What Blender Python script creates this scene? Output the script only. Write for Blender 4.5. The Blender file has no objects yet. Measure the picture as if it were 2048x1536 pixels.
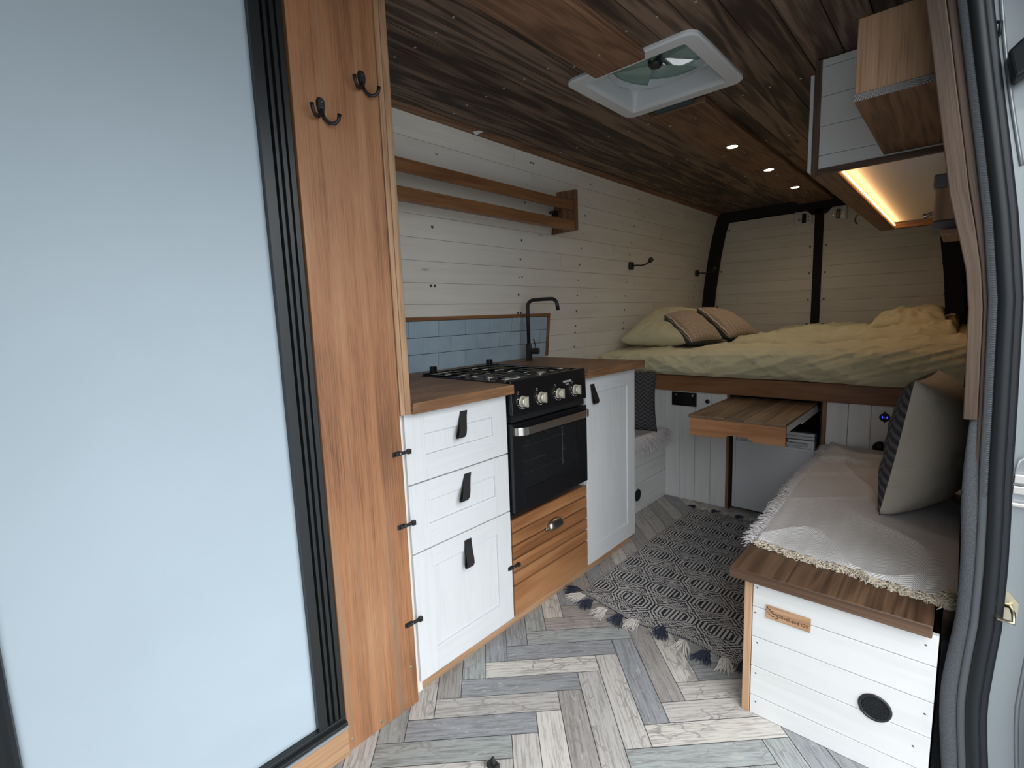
import bpy, bmesh, math, random
import numpy as np
from mathutils import Vector, Matrix, noise
random.seed(7)
PI = math.pi
scene = bpy.context.scene
COL = scene.collection

# ------------------------------------------------------------------ camera
cam_d = bpy.data.cameras.new('camera'); cam = bpy.data.objects.new('camera', cam_d); COL.objects.link(cam)
cam_d.sensor_width = 36; cam_d.lens = 991.53 / 2048 * 36; cam_d.clip_start = 0.02
Rm = Matrix(((0.74050075, -0.06336548, 0.66906162), (0.67106865, 0.12364852, -0.73101157), (-0.03640758, 0.99030089, 0.13408441)))
cam.matrix_world = Matrix.Translation((0, 0, 1.15)) @ Rm.to_4x4()
scene.camera = cam

# ------------------------------------------------------------------ light + exposure
world = bpy.data.worlds.new('overcast_sky'); scene.world = world; world.use_nodes = True
wn = world.node_tree; wn.nodes.clear()
wo = wn.nodes.new('ShaderNodeOutputWorld'); wb = wn.nodes.new('ShaderNodeBackground')
tc = wn.nodes.new('ShaderNodeTexCoord'); sx = wn.nodes.new('ShaderNodeSeparateXYZ'); cr = wn.nodes.new('ShaderNodeValToRGB')
wn.links.new(tc.outputs['Generated'], sx.inputs[0]); wn.links.new(sx.outputs[2], cr.inputs[0])
ce = cr.color_ramp.elements          # overcast: bright zenith, houses and trees dim the horizon
ce[0].position = 0.0; ce[0].color = (.31, .335, .345, 1); ce[1].position = 1.0; ce[1].color = (1.54, 1.61, 1.66, 1)
for p_, c_ in ((.12, (.44, .47, .485, 1)), (.28, (.93, .98, 1.015, 1)), (.6, (1.26, 1.32, 1.365, 1))):
    k_ = ce.new(p_); k_.color = c_
wn.links.new(cr.outputs[0], wb.inputs[0]); wn.links.new(wb.outputs[0], wo.inputs[0])
wb.inputs[1].default_value = 1.0
scene.view_settings.view_transform = 'Standard'; scene.view_settings.look = 'None'
scene.view_settings.gamma = 1.0; scene.view_settings.use_curve_mapping = False
scene.view_settings.exposure = 2.35

# ------------------------------------------------------------------ mesh builder
WL = {}
class MB:
    def __init__(s): s.v = []; s.f = []; s.uv = []; s.m = []; s.r = []
    def face(s, pts, uvs=None, m=0, r=0.0):
        b = len(s.v); s.v += [tuple(p) for p in pts]; s.f.append(tuple(range(b, b + len(pts))))
        if uvs is None: uvs = [(0, 0)] * len(pts)
        s.uv.append(uvs); s.m.append(m); s.r.append(r)
    def hexa(s, P, g=1, m=0, r=None):
        """P: 8 corners (x0y0z0,x1y0z0,x1y1z0,x0y1z0, then z1)"""
        if r is None: r = random.random()
        b = len(s.v); s.v += [tuple(p) for p in P]
        ou, ov = r * 37.0, r * 11.0
        for q in ((0, 3, 2, 1), (4, 5, 6, 7), (0, 1, 5, 4), (1, 2, 6, 5), (2, 3, 7, 6), (3, 0, 4, 7)):
            pts = [Vector(P[i]) for i in q]
            n = (pts[2] - pts[0]).cross(pts[3] - pts[1])
            ax = max(range(3), key=lambda i: abs(n[i]))
            oth = [i for i in range(3) if i != ax]
            if ax == g: ua, va = oth
            else: ua, va = g, [i for i in oth if i != g][0]
            sc = 0.25 if ax == g else 1.0
            s.uv.append([(p[ua] * sc + ou, p[va] + ov + (p[ax] if ax != g else 0) * .37) for p in pts])
            s.f.append(tuple(b + i for i in q)); s.m.append(m); s.r.append(r)
    def box(s, x0, x1, y0, y1, z0, z1, g='y', m=0, r=None):
        s.hexa([(x0, y0, z0), (x1, y0, z0), (x1, y1, z0), (x0, y1, z0), (x0, y0, z1), (x1, y0, z1), (x1, y1, z1), (x0, y1, z1)], 'xyz'.index(g), m, r)
    def tube(s, path, rad, n=10, m=0, cap=True, sq=1.0):
        path = [Vector(p) for p in path]; b = len(s.v); N = len(path)
        if not hasattr(rad, '__len__'): rad = [rad] * N
        t0 = (path[1] - path[0]).normalized()
        up = Vector((0, 0, 1)) if abs(t0.z) < .9 else Vector((1, 0, 0))
        u = t0.cross(up).normalized(); L = 0
        for i, p in enumerate(path):
            t = (path[min(i + 1, N - 1)] - path[max(i - 1, 0)]).normalized()
            u = (u - t * u.dot(t)).normalized(); w = t.cross(u)
            if i: L += (p - path[i - 1]).length
            for k in range(n):
                a = 2 * PI * k / n
                s.v.append(tuple(p + (u * math.cos(a) + w * math.sin(a) * sq) * rad[i]))
            if i:
                for k in range(n):
                    k2 = (k + 1) % n
                    s.f.append((b + (i - 1) * n + k, b + (i - 1) * n + k2, b + i * n + k2, b + i * n + k))
                    s.uv.append([(L, k / n)] * 4); s.m.append(m); s.r.append(0)
        if cap:
            s.f.append(tuple(b + k for k in reversed(range(n)))); s.f.append(tuple(b + (N - 1) * n + k for k in range(n)))
            for _ in range(2): s.uv.append([(0, 0)] * n); s.m.append(m); s.r.append(0)
    def lathe(s, c, ax, prof, n=24, m=0, caps=True):
        """prof: list of (radius, offset along ax)"""
        c = Vector(c); a = Vector(ax).normalized(); up = Vector((0, 0, 1)) if abs(a.z) < .9 else Vector((1, 0, 0))
        u = a.cross(up).normalized(); w = a.cross(u); b = len(s.v); N = len(prof)
        for (rr, o) in prof:
            for k in range(n):
                t = 2 * PI * k / n; s.v.append(tuple(c + a * o + (u * math.cos(t) + w * math.sin(t)) * rr))
        for i in range(1, N):
            for k in range(n):
                k2 = (k + 1) % n
                s.f.append((b + (i - 1) * n + k, b + (i - 1) * n + k2, b + i * n + k2, b + i * n + k)); s.uv.append([(0, 0)] * 4); s.m.append(m); s.r.append(0)
        for e in (0, N - 1):
            if caps and prof[e][0] > 1e-6:
                s.f.append(tuple(b + e * n + k for k in (range(n) if e else reversed(range(n))))); s.uv.append([(0, 0)] * n); s.m.append(m); s.r.append(0)
    def grid(s, fn, nu, nv, m=0, us=1.0, vs=1.0, mfn=None, uo=0.0):
        b = len(s.v)
        for j in range(nv + 1):
            for i in range(nu + 1): s.v.append(tuple(fn(i / nu, j / nv)))
        for j in range(nv):
            for i in range(nu):
                a = b + j * (nu + 1) + i
                s.f.append((a, a + 1, a + nu + 2, a + nu + 1))
                s.uv.append([((i + di) / nu * us + uo, (j + dj) / nv * vs) for di, dj in ((0, 0), (1, 0), (1, 1), (0, 1))])
                s.m.append(mfn(i, j) if mfn else m); s.r.append(0)
    def build(s, name, mats, parent=None, bevel=0.0, smooth=False, seg=2, loc=None, weld=False, solid=0.0, subsurf=0):
        V = np.array(s.v, float)
        if parent is not None: o0 = WL[parent]
        elif loc is not None: o0 = Vector(loc)
        else:
            lo, hi = V.min(0), V.max(0); o0 = Vector(((lo[0] + hi[0]) / 2, (lo[1] + hi[1]) / 2, lo[2]))
        V = V - np.array(o0)
        me = bpy.data.meshes.new(name); me.from_pydata([tuple(p) for p in V], [], s.f)
        uvl = me.uv_layers.new(name='UVMap'); flat = [c for fu in s.uv for q in fu for c in q]
        uvl.data.foreach_set('uv', flat)
        at = me.attributes.new('rnd', 'FLOAT', 'FACE'); at.data.foreach_set('value', s.r)
        if not isinstance(mats, (list, tuple)): mats = [mats]
        for m in mats: me.materials.append(m)
        me.polygons.foreach_set('material_index', s.m)
        if smooth: me.polygons.foreach_set('use_smooth', [True] * len(me.polygons))
        me.update()
        o = bpy.data.objects.new(name, me); COL.objects.link(o)
        if parent is not None: o.parent = parent
        else: o.location = o0
        WL[o] = Vector(o0)
        if weld: w = o.modifiers.new('weld', 'WELD'); w.merge_threshold = 1e-5
        if solid: w = o.modifiers.new('solid', 'SOLIDIFY'); w.thickness = solid
        if bevel:
            w = o.modifiers.new('bevel', 'BEVEL'); w.width = bevel; w.segments = seg; w.limit_method = 'ANGLE'; w.angle_limit = .6
        if subsurf: w = o.modifiers.new('sub', 'SUBSURF'); w.levels = subsurf; w.render_levels = subsurf
        return o
def tag(o, label, cat, group=None):
    o['label'] = label; o['category'] = cat
    if group: o['group'] = group
    return o
def thing(name, label, cat, loc, group=None):
    o = bpy.data.objects.new(name, None); COL.objects.link(o); o.location = loc; WL[o] = Vector(loc); o.empty_display_size = .05
    return tag(o, label, cat, group)
def struct(o): o['kind'] = 'structure'; return o
def copy_tree(root, delta, label):
    mp = {}
    c = root.copy(); COL.objects.link(c); c.location = Vector(root.location) + Vector(delta); c['label'] = label
    for ch in root.children:
        d = ch.copy(); COL.objects.link(d); d.parent = c
        for g in ch.children:
            e = g.copy(); COL.objects.link(e); e.parent = d
    return c
def nz(p, s=1.0, seed=0.0):
    return noise.noise(Vector((p[0] * s + seed, p[1] * s - seed * .7, p[2] * s + seed * .3)))

# ------------------------------------------------------------------ materials
def newmat(name):
    m = bpy.data.materials.new(name); m.use_nodes = True; nt = m.node_tree
    return m, nt, nt.nodes['Principled BSDF']
def N(nt, t, **kw):
    n = nt.nodes.new(t)
    for k, v in kw.items(): setattr(n, k, v)
    return n
def plain(name, col, rough=.5, metal=0.0, bump=0.0, bscale=200, spec=.5, emit=None, es=0, var=0.0, trans=0.0, alpha=1.0, coat=0):
    m, nt, b = newmat(name)
    b.inputs['Base Color'].default_value = (*col, 1); b.inputs['Roughness'].default_value = rough; b.inputs['Metallic'].default_value = metal
    b.inputs['Specular IOR Level'].default_value = spec
    if coat: b.inputs['Coat Weight'].default_value = coat
    if emit: b.inputs['Emission Color'].default_value = (*emit, 1); b.inputs['Emission Strength'].default_value = es
    if trans: b.inputs['Transmission Weight'].default_value = trans
    if alpha < 1: b.inputs['Alpha'].default_value = alpha
    if bump or var:
        t = N(nt, 'ShaderNodeTexCoord'); n = N(nt, 'ShaderNodeTexNoise'); n.inputs['Scale'].default_value = bscale; n.inputs['Detail'].default_value = 4
        nt.links.new(t.outputs['Object'], n.inputs['Vector'])
        if bump:
            bp = N(nt, 'ShaderNodeBump'); bp.inputs['Strength'].default_value = bump; bp.inputs['Distance'].default_value = .002
            nt.links.new(n.outputs[0], bp.inputs['Height']); nt.links.new(bp.outputs[0], b.inputs['Normal'])
        if var:
            r = N(nt, 'ShaderNodeValToRGB'); r.color_ramp.elements[0].position = .3; r.color_ramp.elements[1].position = .7
            r.color_ramp.elements[0].color = (*[c * (1 - var) for c in col], 1); r.color_ramp.elements[1].color = (*[min(1, c * (1 + var)) for c in col], 1)
            nt.links.new(n.outputs[0], r.inputs[0]); nt.links.new(r.outputs[0], b.inputs['Base Color'])
    return m
def uvvec(nt, su, sv):
    """vector (u*su, v*sv, rnd*23)"""
    uv = N(nt, 'ShaderNodeUVMap'); uv.uv_map = 'UVMap'; sp = N(nt, 'ShaderNodeSeparateXYZ'); nt.links.new(uv.outputs[0], sp.inputs[0])
    at = N(nt, 'ShaderNodeAttribute'); at.attribute_name = 'rnd'
    out = []
    for o, k in ((sp.outputs[0], su), (sp.outputs[1], sv), (at.outputs['Fac'], 23.0)):
        q = N(nt, 'ShaderNodeMath', operation='MULTIPLY'); nt.links.new(o, q.inputs[0]); q.inputs[1].default_value = k; out.append(q.outputs[0])
    c = N(nt, 'ShaderNodeCombineXYZ')
    for i in range(3): nt.links.new(out[i], c.inputs[i])
    return c.outputs[0], at.outputs['Fac']
def wood(name, dark, mid, light, rough=.5, knots=1.0, fine=.35, tone=.35, bump=.25, ringk=3.0, coat=0.0, knotcol=None, ru=.45, rv=7.0, ra=.10, streak=None):
    m, nt, b = newmat(name); L = nt.links.new
    v1, rnd = uvvec(nt, ru, rv)
    n1 = N(nt, 'ShaderNodeTexNoise'); n1.inputs['Scale'].default_value = 1.6; n1.inputs['Detail'].default_value = 3; L(v1, n1.inputs['Vector'])
    # growth rings: sine of warped field
    mu = N(nt, 'ShaderNodeMath', operation='MULTIPLY'); mu.inputs[1].default_value = ringk * 22; L(n1.outputs[0], mu.inputs[0])
    si = N(nt, 'ShaderNodeMath', operation='SINE'); L(mu.outputs[0], si.inputs[0])
    v2, _ = uvvec(nt, 2.2, 130.0)
    n2 = N(nt, 'ShaderNodeTexNoise'); n2.inputs['Scale'].default_value = 2.4; n2.inputs['Detail'].default_value = 5; n2.inputs['Roughness'].default_value = .65; L(v2, n2.inputs['Vector'])
    v3, _ = uvvec(nt, 1.1, 3.5)
    n3 = N(nt, 'ShaderNodeTexNoise'); n3.inputs['Scale'].default_value = 2.2; n3.inputs['Detail'].default_value = 3; L(v3, n3.inputs['Vector'])
    # sum
    def ma(a, ka, bb):
        q = N(nt, 'ShaderNodeMath', operation='MULTIPLY_ADD'); L(a, q.inputs[0]); q.inputs[1].default_value = ka
        if isinstance(bb, float): q.inputs[2].default_value = bb
        else: L(bb, q.inputs[2])
        return q.outputs[0]
    s = ma(si.outputs[0], ra, .5 - .5 * tone - fine * .5 - .35)
    s = ma(n2.outputs[0], fine, s); s = ma(n3.outputs[0], .7, s); s = ma(rnd, tone, s)
    r = N(nt, 'ShaderNodeValToRGB'); e = r.color_ramp.elements
    e[0].position = .22; e[0].color = (*dark, 1); e[1].position = .78; e[1].color = (*light, 1); k = e.new(.5); k.color = (*mid, 1)
    L(s, r.inputs[0]); colo = r.outputs[0]
    if streak:
        v5, _ = uvvec(nt, .35, 26.0); n5 = N(nt, 'ShaderNodeTexNoise'); n5.inputs['Scale'].default_value = 1.3; n5.inputs['Detail'].default_value = 3; L(v5, n5.inputs['Vector'])
        r5 = N(nt, 'ShaderNodeValToRGB'); r5.color_ramp.elements[0].position = .56; r5.color_ramp.elements[0].color = (0, 0, 0, 1); r5.color_ramp.elements[1].position = .70; r5.color_ramp.elements[1].color = (.65, .65, .65, 1); L(n5.outputs[0], r5.inputs[0])
        m5 = N(nt, 'ShaderNodeMix', data_type='RGBA'); L(r5.outputs[0], m5.inputs[0]); L(colo, m5.inputs[6]); m5.inputs[7].default_value = (*streak, 1); colo = m5.outputs[2]
    if knots:
        v4, _ = uvvec(nt, 2.3, 8.5)
        vo = N(nt, 'ShaderNodeTexVoronoi'); vo.inputs['Scale'].default_value = 1.0; vo.inputs['Randomness'].default_value = 1.0; L(v4, vo.inputs['Vector'])
        kr = N(nt, 'ShaderNodeValToRGB'); kr.color_ramp.elements[0].position = .03; kr.color_ramp.elements[0].color = (1, 1, 1, 1); kr.color_ramp.elements[1].position = .03 + .075 * knots; kr.color_ramp.elements[1].color = (0, 0, 0, 1)
        L(vo.outputs['Distance'], kr.inputs[0])
        mx = N(nt, 'ShaderNodeMix', data_type='RGBA'); L(kr.outputs[0], mx.inputs[0]); L(colo, mx.inputs[6])
        kc = knotcol or tuple(c * .45 for c in dark); mx.inputs[7].default_value = (*kc, 1); colo = mx.outputs[2]
    L(colo, b.inputs['Base Color']); b.inputs['Roughness'].default_value = rough
    if coat: b.inputs['Coat Weight'].default_value = coat; b.inputs['Coat Roughness'].default_value = .3
    bp = N(nt, 'ShaderNodeBump'); bp.inputs['Strength'].default_value = bump; bp.inputs['Distance'].default_value = .0015
    L(n2.outputs[0], bp.inputs['Height']); L(bp.outputs[0], b.inputs['Normal'])
    return m
M = {}
M['pine'] = wood('stained_pine', (.11, .042, .014), (.225, .098, .038), (.30, .145, .062), rough=.5, fine=.6, tone=.2, ringk=1.6, knots=.7, knotcol=(.07, .02, .008))
M['pine_mid'] = wood('orange_stained_pine', (.17, .065, .022), (.31, .135, .052), (.40, .20, .09), rough=.5, fine=.5, tone=.1, ringk=1.4, knots=.6, knotcol=(.09, .03, .012))
M['pine_board'] = wood('aged_pine_board', (.15, .062, .026), (.335, .15, .068), (.42, .225, .115), rough=.55, fine=.8, tone=.05, ringk=1.6, knots=0, ru=.16, rv=7, ra=.085, streak=(.20, .155, .11))
M['pine_light'] = wood('light_pine_trim', (.22, .115, .058), (.40, .23, .125), (.50, .315, .19), rough=.55, fine=.8, tone=.12, knots=0, ra=.08, streak=(.20, .155, .11))
M['pine_box'] = wood('box_pine', (.13, .07, .035), (.25, .145, .078), (.33, .205, .12), rough=.6, fine=.8, tone=.12, knots=0, ra=.06)
M['oak'] = wood('oiled_worktop', (.10, .045, .02), (.20, .10, .048), (.32, .175, .09), rough=.5, fine=.75, tone=.15, knots=.2, bump=.2, ra=.12)
M['bench_wood'] = wood('dark_bench_top', (.03, .015, .008), (.08, .041, .022), (.14, .078, .043), rough=.5, fine=.7, tone=.1, knots=.7, ra=.14, ringk=2.5)
M['tabletop'] = wood('weathered_table_top', (.07, .042, .022), (.145, .09, .05), (.25, .165, .098), rough=.55, fine=.9, tone=.2, knots=0, ra=.13, ringk=1.8)
M['walnut'] = wood('dark_ceiling_boards', (.032, .020, .014), (.105, .066, .045), (.22, .145, .10), rough=.6, fine=1.0, tone=.35, ringk=2.2, knots=1.5, ra=.2, rv=5.5)
M['brown'] = wood('brown_cover_board', (.08, .04, .02), (.18, .09, .05), (.26, .14, .08), rough=.55, fine=.6, tone=.15, knots=1.0, ra=.14)
M['greywood'] = wood('weathered_brown_trim', (.028, .016, .009), (.06, .034, .019), (.10, .06, .036), rough=.6, fine=.9, tone=.2, knots=0, ra=.05)
M['darktrim'] = wood('dark_brown_trim', (.05, .028, .02), (.105, .062, .043), (.16, .10, .07), rough=.6, fine=.7, tone=.2, knots=0)
M['white_plank'] = wood('white_washed_planks', (.66, .62, .55), (.73, .695, .63), (.75, .72, .665), rough=.5, fine=.3, tone=.10, knots=.5, bump=.12, ringk=1.2, knotcol=(.46, .40, .31))
M['white_bright'] = wood('white_painted_planks', (.56, .56, .55), (.63, .63, .625), (.66, .66, .655), rough=.5, fine=.3, tone=.06, knots=.35, bump=.15, ringk=1.2, knotcol=(.62, .60, .54))
M['white_door'] = wood('white_shaker_paint', (.60, .61, .62), (.64, .65, .66), (.66, .67, .68), rough=.45, fine=.5, tone=.02, knots=0, bump=.25)
M['cabwhite'] = plain('white_carcass', (.72, .73, .73), .5)
M['endgrain'] = plain('grey_end_grain', (.16, .15, .15), .7)
M['black'] = plain('black_enamel', (.008, .008, .009), .25, spec=.4)
M['blackmat'] = plain('matt_black_metal', (.012, .012, .013), .45, bump=.05)
M['leather'] = plain('black_leather', (.014, .012, .012), .45, bump=.4, bscale=400)
M['rubber'] = plain('black_rubber', (.010, .012, .014), .42, spec=.3)
M['sealgrey'] = plain('grey_door_seal', (.085, .095, .105), .5, bump=.4, bscale=120)
M['felt'] = plain('grey_carpet_lining', (.075, .081, .091), .95, bump=1.0, bscale=500, var=.35)
M['feltdark'] = plain('charcoal_carpet_lining', (.012, .013, .016), .95, bump=1.0, bscale=400, var=.3)
M['fabric_blue'] = plain('pale_blue_screen_fabric', (.415, .49, .545), .75, var=.03, bscale=3)
M['frame_black'] = plain('black_aluminium_frame', (.012, .014, .015), .35)
M['chrome'] = plain('brushed_steel', (.62, .60, .57), .3, metal=1)
M['steeldark'] = plain('aged_nickel', (.36, .33, .30), .28, metal=1)
M['brass'] = plain('zinc_plated_striker', (.62, .55, .40), .3, metal=1)
M['wire'] = plain('steel_wire', (.34, .31, .28), .3, metal=1)
M['knobm'] = plain('champagne_knob', (.60, .57, .47), .35, metal=.55)
M['screw'] = plain('zinc_screw', (.16, .15, .14), .4, metal=.9)
M['screwc'] = plain('bright_screw', (.75, .74, .72), .3, metal=.9)
M['whiteplastic'] = plain('white_plastic', (.66, .68, .69), .4)
M['glass'] = plain('oven_glass', (.02, .022, .023), .06, spec=.6, alpha=.38)
M['greenglass'] = plain('tinted_vent_blade', (.24, .38, .33), .15, trans=.0, alpha=.8)
M['ventglass'] = plain('green_vent_glass', (.22, .32, .27), .25, alpha=.72)
M['lid'] = plain('smoked_vent_lid', (.20, .29, .21), .4, trans=.4)
M['silverdoor'] = plain('silver_fridge_door', (.55, .56, .58), .42, metal=.15, spec=.4)
M['silverdark'] = plain('silver_fridge_trim', (.38, .39, .41), .35, metal=.3)
M['vanpaint'] = plain('silver_van_paint', (.29, .32, .34), .3, metal=.25, coat=.4)
M['lampglow'] = plain('warm_led', (1, .9, .75), .5, emit=(1, .78, .52), es=12)
M['ledstrip'] = plain('amber_led_strip', (1, .6, .3), .5, emit=(1, .45, .12), es=2.6)
M['bluelcd'] = plain('blue_led_display', (.01, .02, .1), .3, emit=(.05, .1, 1), es=.5)
M['paper'] = plain('white_paper', (.75, .75, .75), .8)
M['ink'] = plain('white_print', (.7, .7, .7), .5)
M['burn'] = plain('burnt_engraving', (.07, .028, .012), .7)
M['navy'] = plain('navy_tassel_yarn', (.022, .027, .05), .95)
M['cream'] = plain('cream_tassel_yarn', (.55, .51, .46), .95)
M['fringe'] = plain('white_fringe_yarn', (.60, .57, .57), .95)
M['fringecream'] = plain('cream_fringe_yarn', (.56, .49, .39), .95)
M['rugdark'] = plain('charcoal_rug_yarn', (.016, .017, .024), .95, bump=.8, bscale=600)
M['ruglight'] = plain('oatmeal_rug_yarn', (.46, .445, .435), .95, bump=.8, bscale=600)
M['shell'] = plain('van_shell', (.2, .2, .2), .8)
M['ground'] = plain('grey_tarmac', (.16, .165, .17), .9, bump=.6, bscale=80, var=.2)
M['teal'] = plain('teal_cushion_side', (.045, .065, .065), .9)

def fabric(name, col, col2=None, scale=1.0, fine=900, rough=.9, bs=.35):
    m, nt, b = newmat(name); L = nt.links.new
    t = N(nt, 'ShaderNodeTexCoord'); n = N(nt, 'ShaderNodeTexNoise'); n.inputs['Scale'].default_value = 9 * scale; n.inputs['Detail'].default_value = 5; n.inputs['Distortion'].default_value = 1.2; L(t.outputs['Object'], n.inputs['Vector'])
    n2 = N(nt, 'ShaderNodeTexNoise'); n2.inputs['Scale'].default_value = fine; L(t.outputs['Object'], n2.inputs['Vector'])
    r = N(nt, 'ShaderNodeValToRGB'); c2 = col2 or tuple(c * .86 for c in col)
    r.color_ramp.elements[0].position = .35; r.color_ramp.elements[1].position = .65; r.color_ramp.elements[0].color = (*c2, 1); r.color_ramp.elements[1].color = (*col, 1)
    L(n.outputs[0], r.inputs[0]); L(r.outputs[0], b.inputs['Base Color']); b.inputs['Roughness'].default_value = rough; b.inputs['Specular IOR Level'].default_value = .2
    a = N(nt, 'ShaderNodeMath', operation='MULTIPLY_ADD'); L(n2.outputs[0], a.inputs[0]); a.inputs[1].default_value = .06; L(n.outputs[0], a.inputs[2])
    bp = N(nt, 'ShaderNodeBump'); bp.inputs['Strength'].default_value = bs; bp.inputs['Distance'].default_value = .02; L(a.outputs[0], bp.inputs['Height']); L(bp.outputs[0], b.inputs['Normal'])
    b.inputs['Sheen Weight'].default_value = .15
    return m
M['sheet'] = fabric('yellow_green_bed_linen', (.60, .555, .365), (.565, .52, .335), bs=.6)
M['duvet'] = fabric('yellow_green_duvet', (.57, .53, .35), (.53, .49, .315), bs=.6)
M['linen'] = fabric('cream_linen', (.47, .43, .36), (.44, .40, .33))
def chevron(name, ca, cb, p, q, amp, stripes=None, bumpd=.003, mixn=0.3):
    """zigzag weave in UV metres: lines of pitch p along v, zigzag period q along u"""
    m, nt, b = newmat(name); L = nt.links.new
    uv = N(nt, 'ShaderNodeUVMap'); uv.uv_map = 'UVMap'; sp = N(nt, 'ShaderNodeSeparateXYZ'); L(uv.outputs[0], sp.inputs[0])
    pp = N(nt, 'ShaderNodeMath', operation='PINGPONG'); L(sp.outputs[0], pp.inputs[0]); pp.inputs[1].default_value = q
    a = N(nt, 'ShaderNodeMath', operation='MULTIPLY_ADD'); L(pp.outputs[0], a.inputs[0]); a.inputs[1].default_value = amp; L(sp.outputs[1], a.inputs[2])
    w = N(nt, 'ShaderNodeMath', operation='MULTIPLY'); L(a.outputs[0], w.inputs[0]); w.inputs[1].default_value = 2 * PI / p
    s = N(nt, 'ShaderNodeMath', operation='SINE'); L(w.outputs[0], s.inputs[0])
    mr = N(nt, 'ShaderNodeMapRange'); L(s.outputs[0], mr.inputs[0]); mr.inputs[1].default_value = -.4; mr.inputs[2].default_value = .4
    mx = N(nt, 'ShaderNodeMix', data_type='RGBA'); L(mr.outputs[0], mx.inputs[0]); mx.inputs[6].default_value = (*ca, 1); mx.inputs[7].default_value = (*cb, 1)
    L(mx.outputs[2], b.inputs['Base Color']); b.inputs['Roughness'].default_value = .95; b.inputs['Specular IOR Level'].default_value = .15
    bp = N(nt, 'ShaderNodeBump'); bp.inputs['Strength'].default_value = .5; bp.inputs['Distance'].default_value = bumpd; L(s.outputs[0], bp.inputs['Height']); L(bp.outputs[0], b.inputs['Normal'])
    return m
M['throw'] = chevron('herringbone_throw', (.50, .475, .47), (.70, .68, .68), .0085, .028, 1.0, bumpd=.0015)
M['knit'] = chevron('grey_cable_knit', (.040, .040, .045), (.095, .092, .097), .030, .024, 1.3, bumpd=.012)
def stripes(name):
    m, nt, b = newmat(name); L = nt.links.new
    uv = N(nt, 'ShaderNodeUVMap'); uv.uv_map = 'UVMap'; sp = N(nt, 'ShaderNodeSeparateXYZ'); L(uv.outputs[0], sp.inputs[0])
    n = N(nt, 'ShaderNodeTexNoise'); n.inputs['Scale'].default_value = 7; L(uv.outputs[0], n.inputs['Vector'])
    a = N(nt, 'ShaderNodeMath', operation='MULTIPLY_ADD'); L(n.outputs[0], a.inputs[0]); a.inputs[1].default_value = .018; L(sp.outputs[0], a.inputs[2])
    mo = N(nt, 'ShaderNodeMath', operation='MODULO'); L(a.outputs[0], mo.inputs[0]); mo.inputs[1].default_value = .036
    dv = N(nt, 'ShaderNodeMath', operation='DIVIDE'); L(mo.outputs[0], dv.inputs[0]); dv.inputs[1].default_value = .036
    r = N(nt, 'ShaderNodeValToRGB'); r.color_ramp.interpolation = 'CONSTANT'; e = r.color_ramp.elements
    base = (.40, .285, .19, 1); dk = (.09, .08, .075, 1); lt = (.56, .48, .40, 1)
    e[0].position = 0; e[0].color = base; e[1].position = .30; e[1].color = dk
    for ps, c in ((.38, lt), (.52, dk), (.60, base), (.80, dk), (.86, base)):
        k = e.new(ps); k.color = c
    L(dv.outputs[0], r.inputs[0]); L(r.outputs[0], b.inputs['Base Color']); b.inputs['Roughness'].default_value = .95
    return m
M['stripe'] = stripes('striped_cushion_fabric')
def tilemat():
    m, nt, b = newmat('pale_blue_tile'); L = nt.links.new
    v, rnd = uvvec(nt, 5, 5); n = N(nt, 'ShaderNodeTexNoise'); n.inputs['Scale'].default_value = 2; n.inputs['Detail'].default_value = 5; L(v, n.inputs['Vector'])
    r = N(nt, 'ShaderNodeValToRGB'); r.color_ramp.elements[0].position = .3; r.color_ramp.elements[1].position = .7; r.color_ramp.elements[0].color = (.30, .40, .49, 1); r.color_ramp.elements[1].color = (.38, .48, .56, 1)
    L(n.outputs[0], r.inputs[0]); L(r.outputs[0], b.inputs['Base Color']); b.inputs['Roughness'].default_value = .3; return m
M['tile'] = tilemat(); M['grout'] = plain('dark_grout', (.05, .05, .05), .9)
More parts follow.
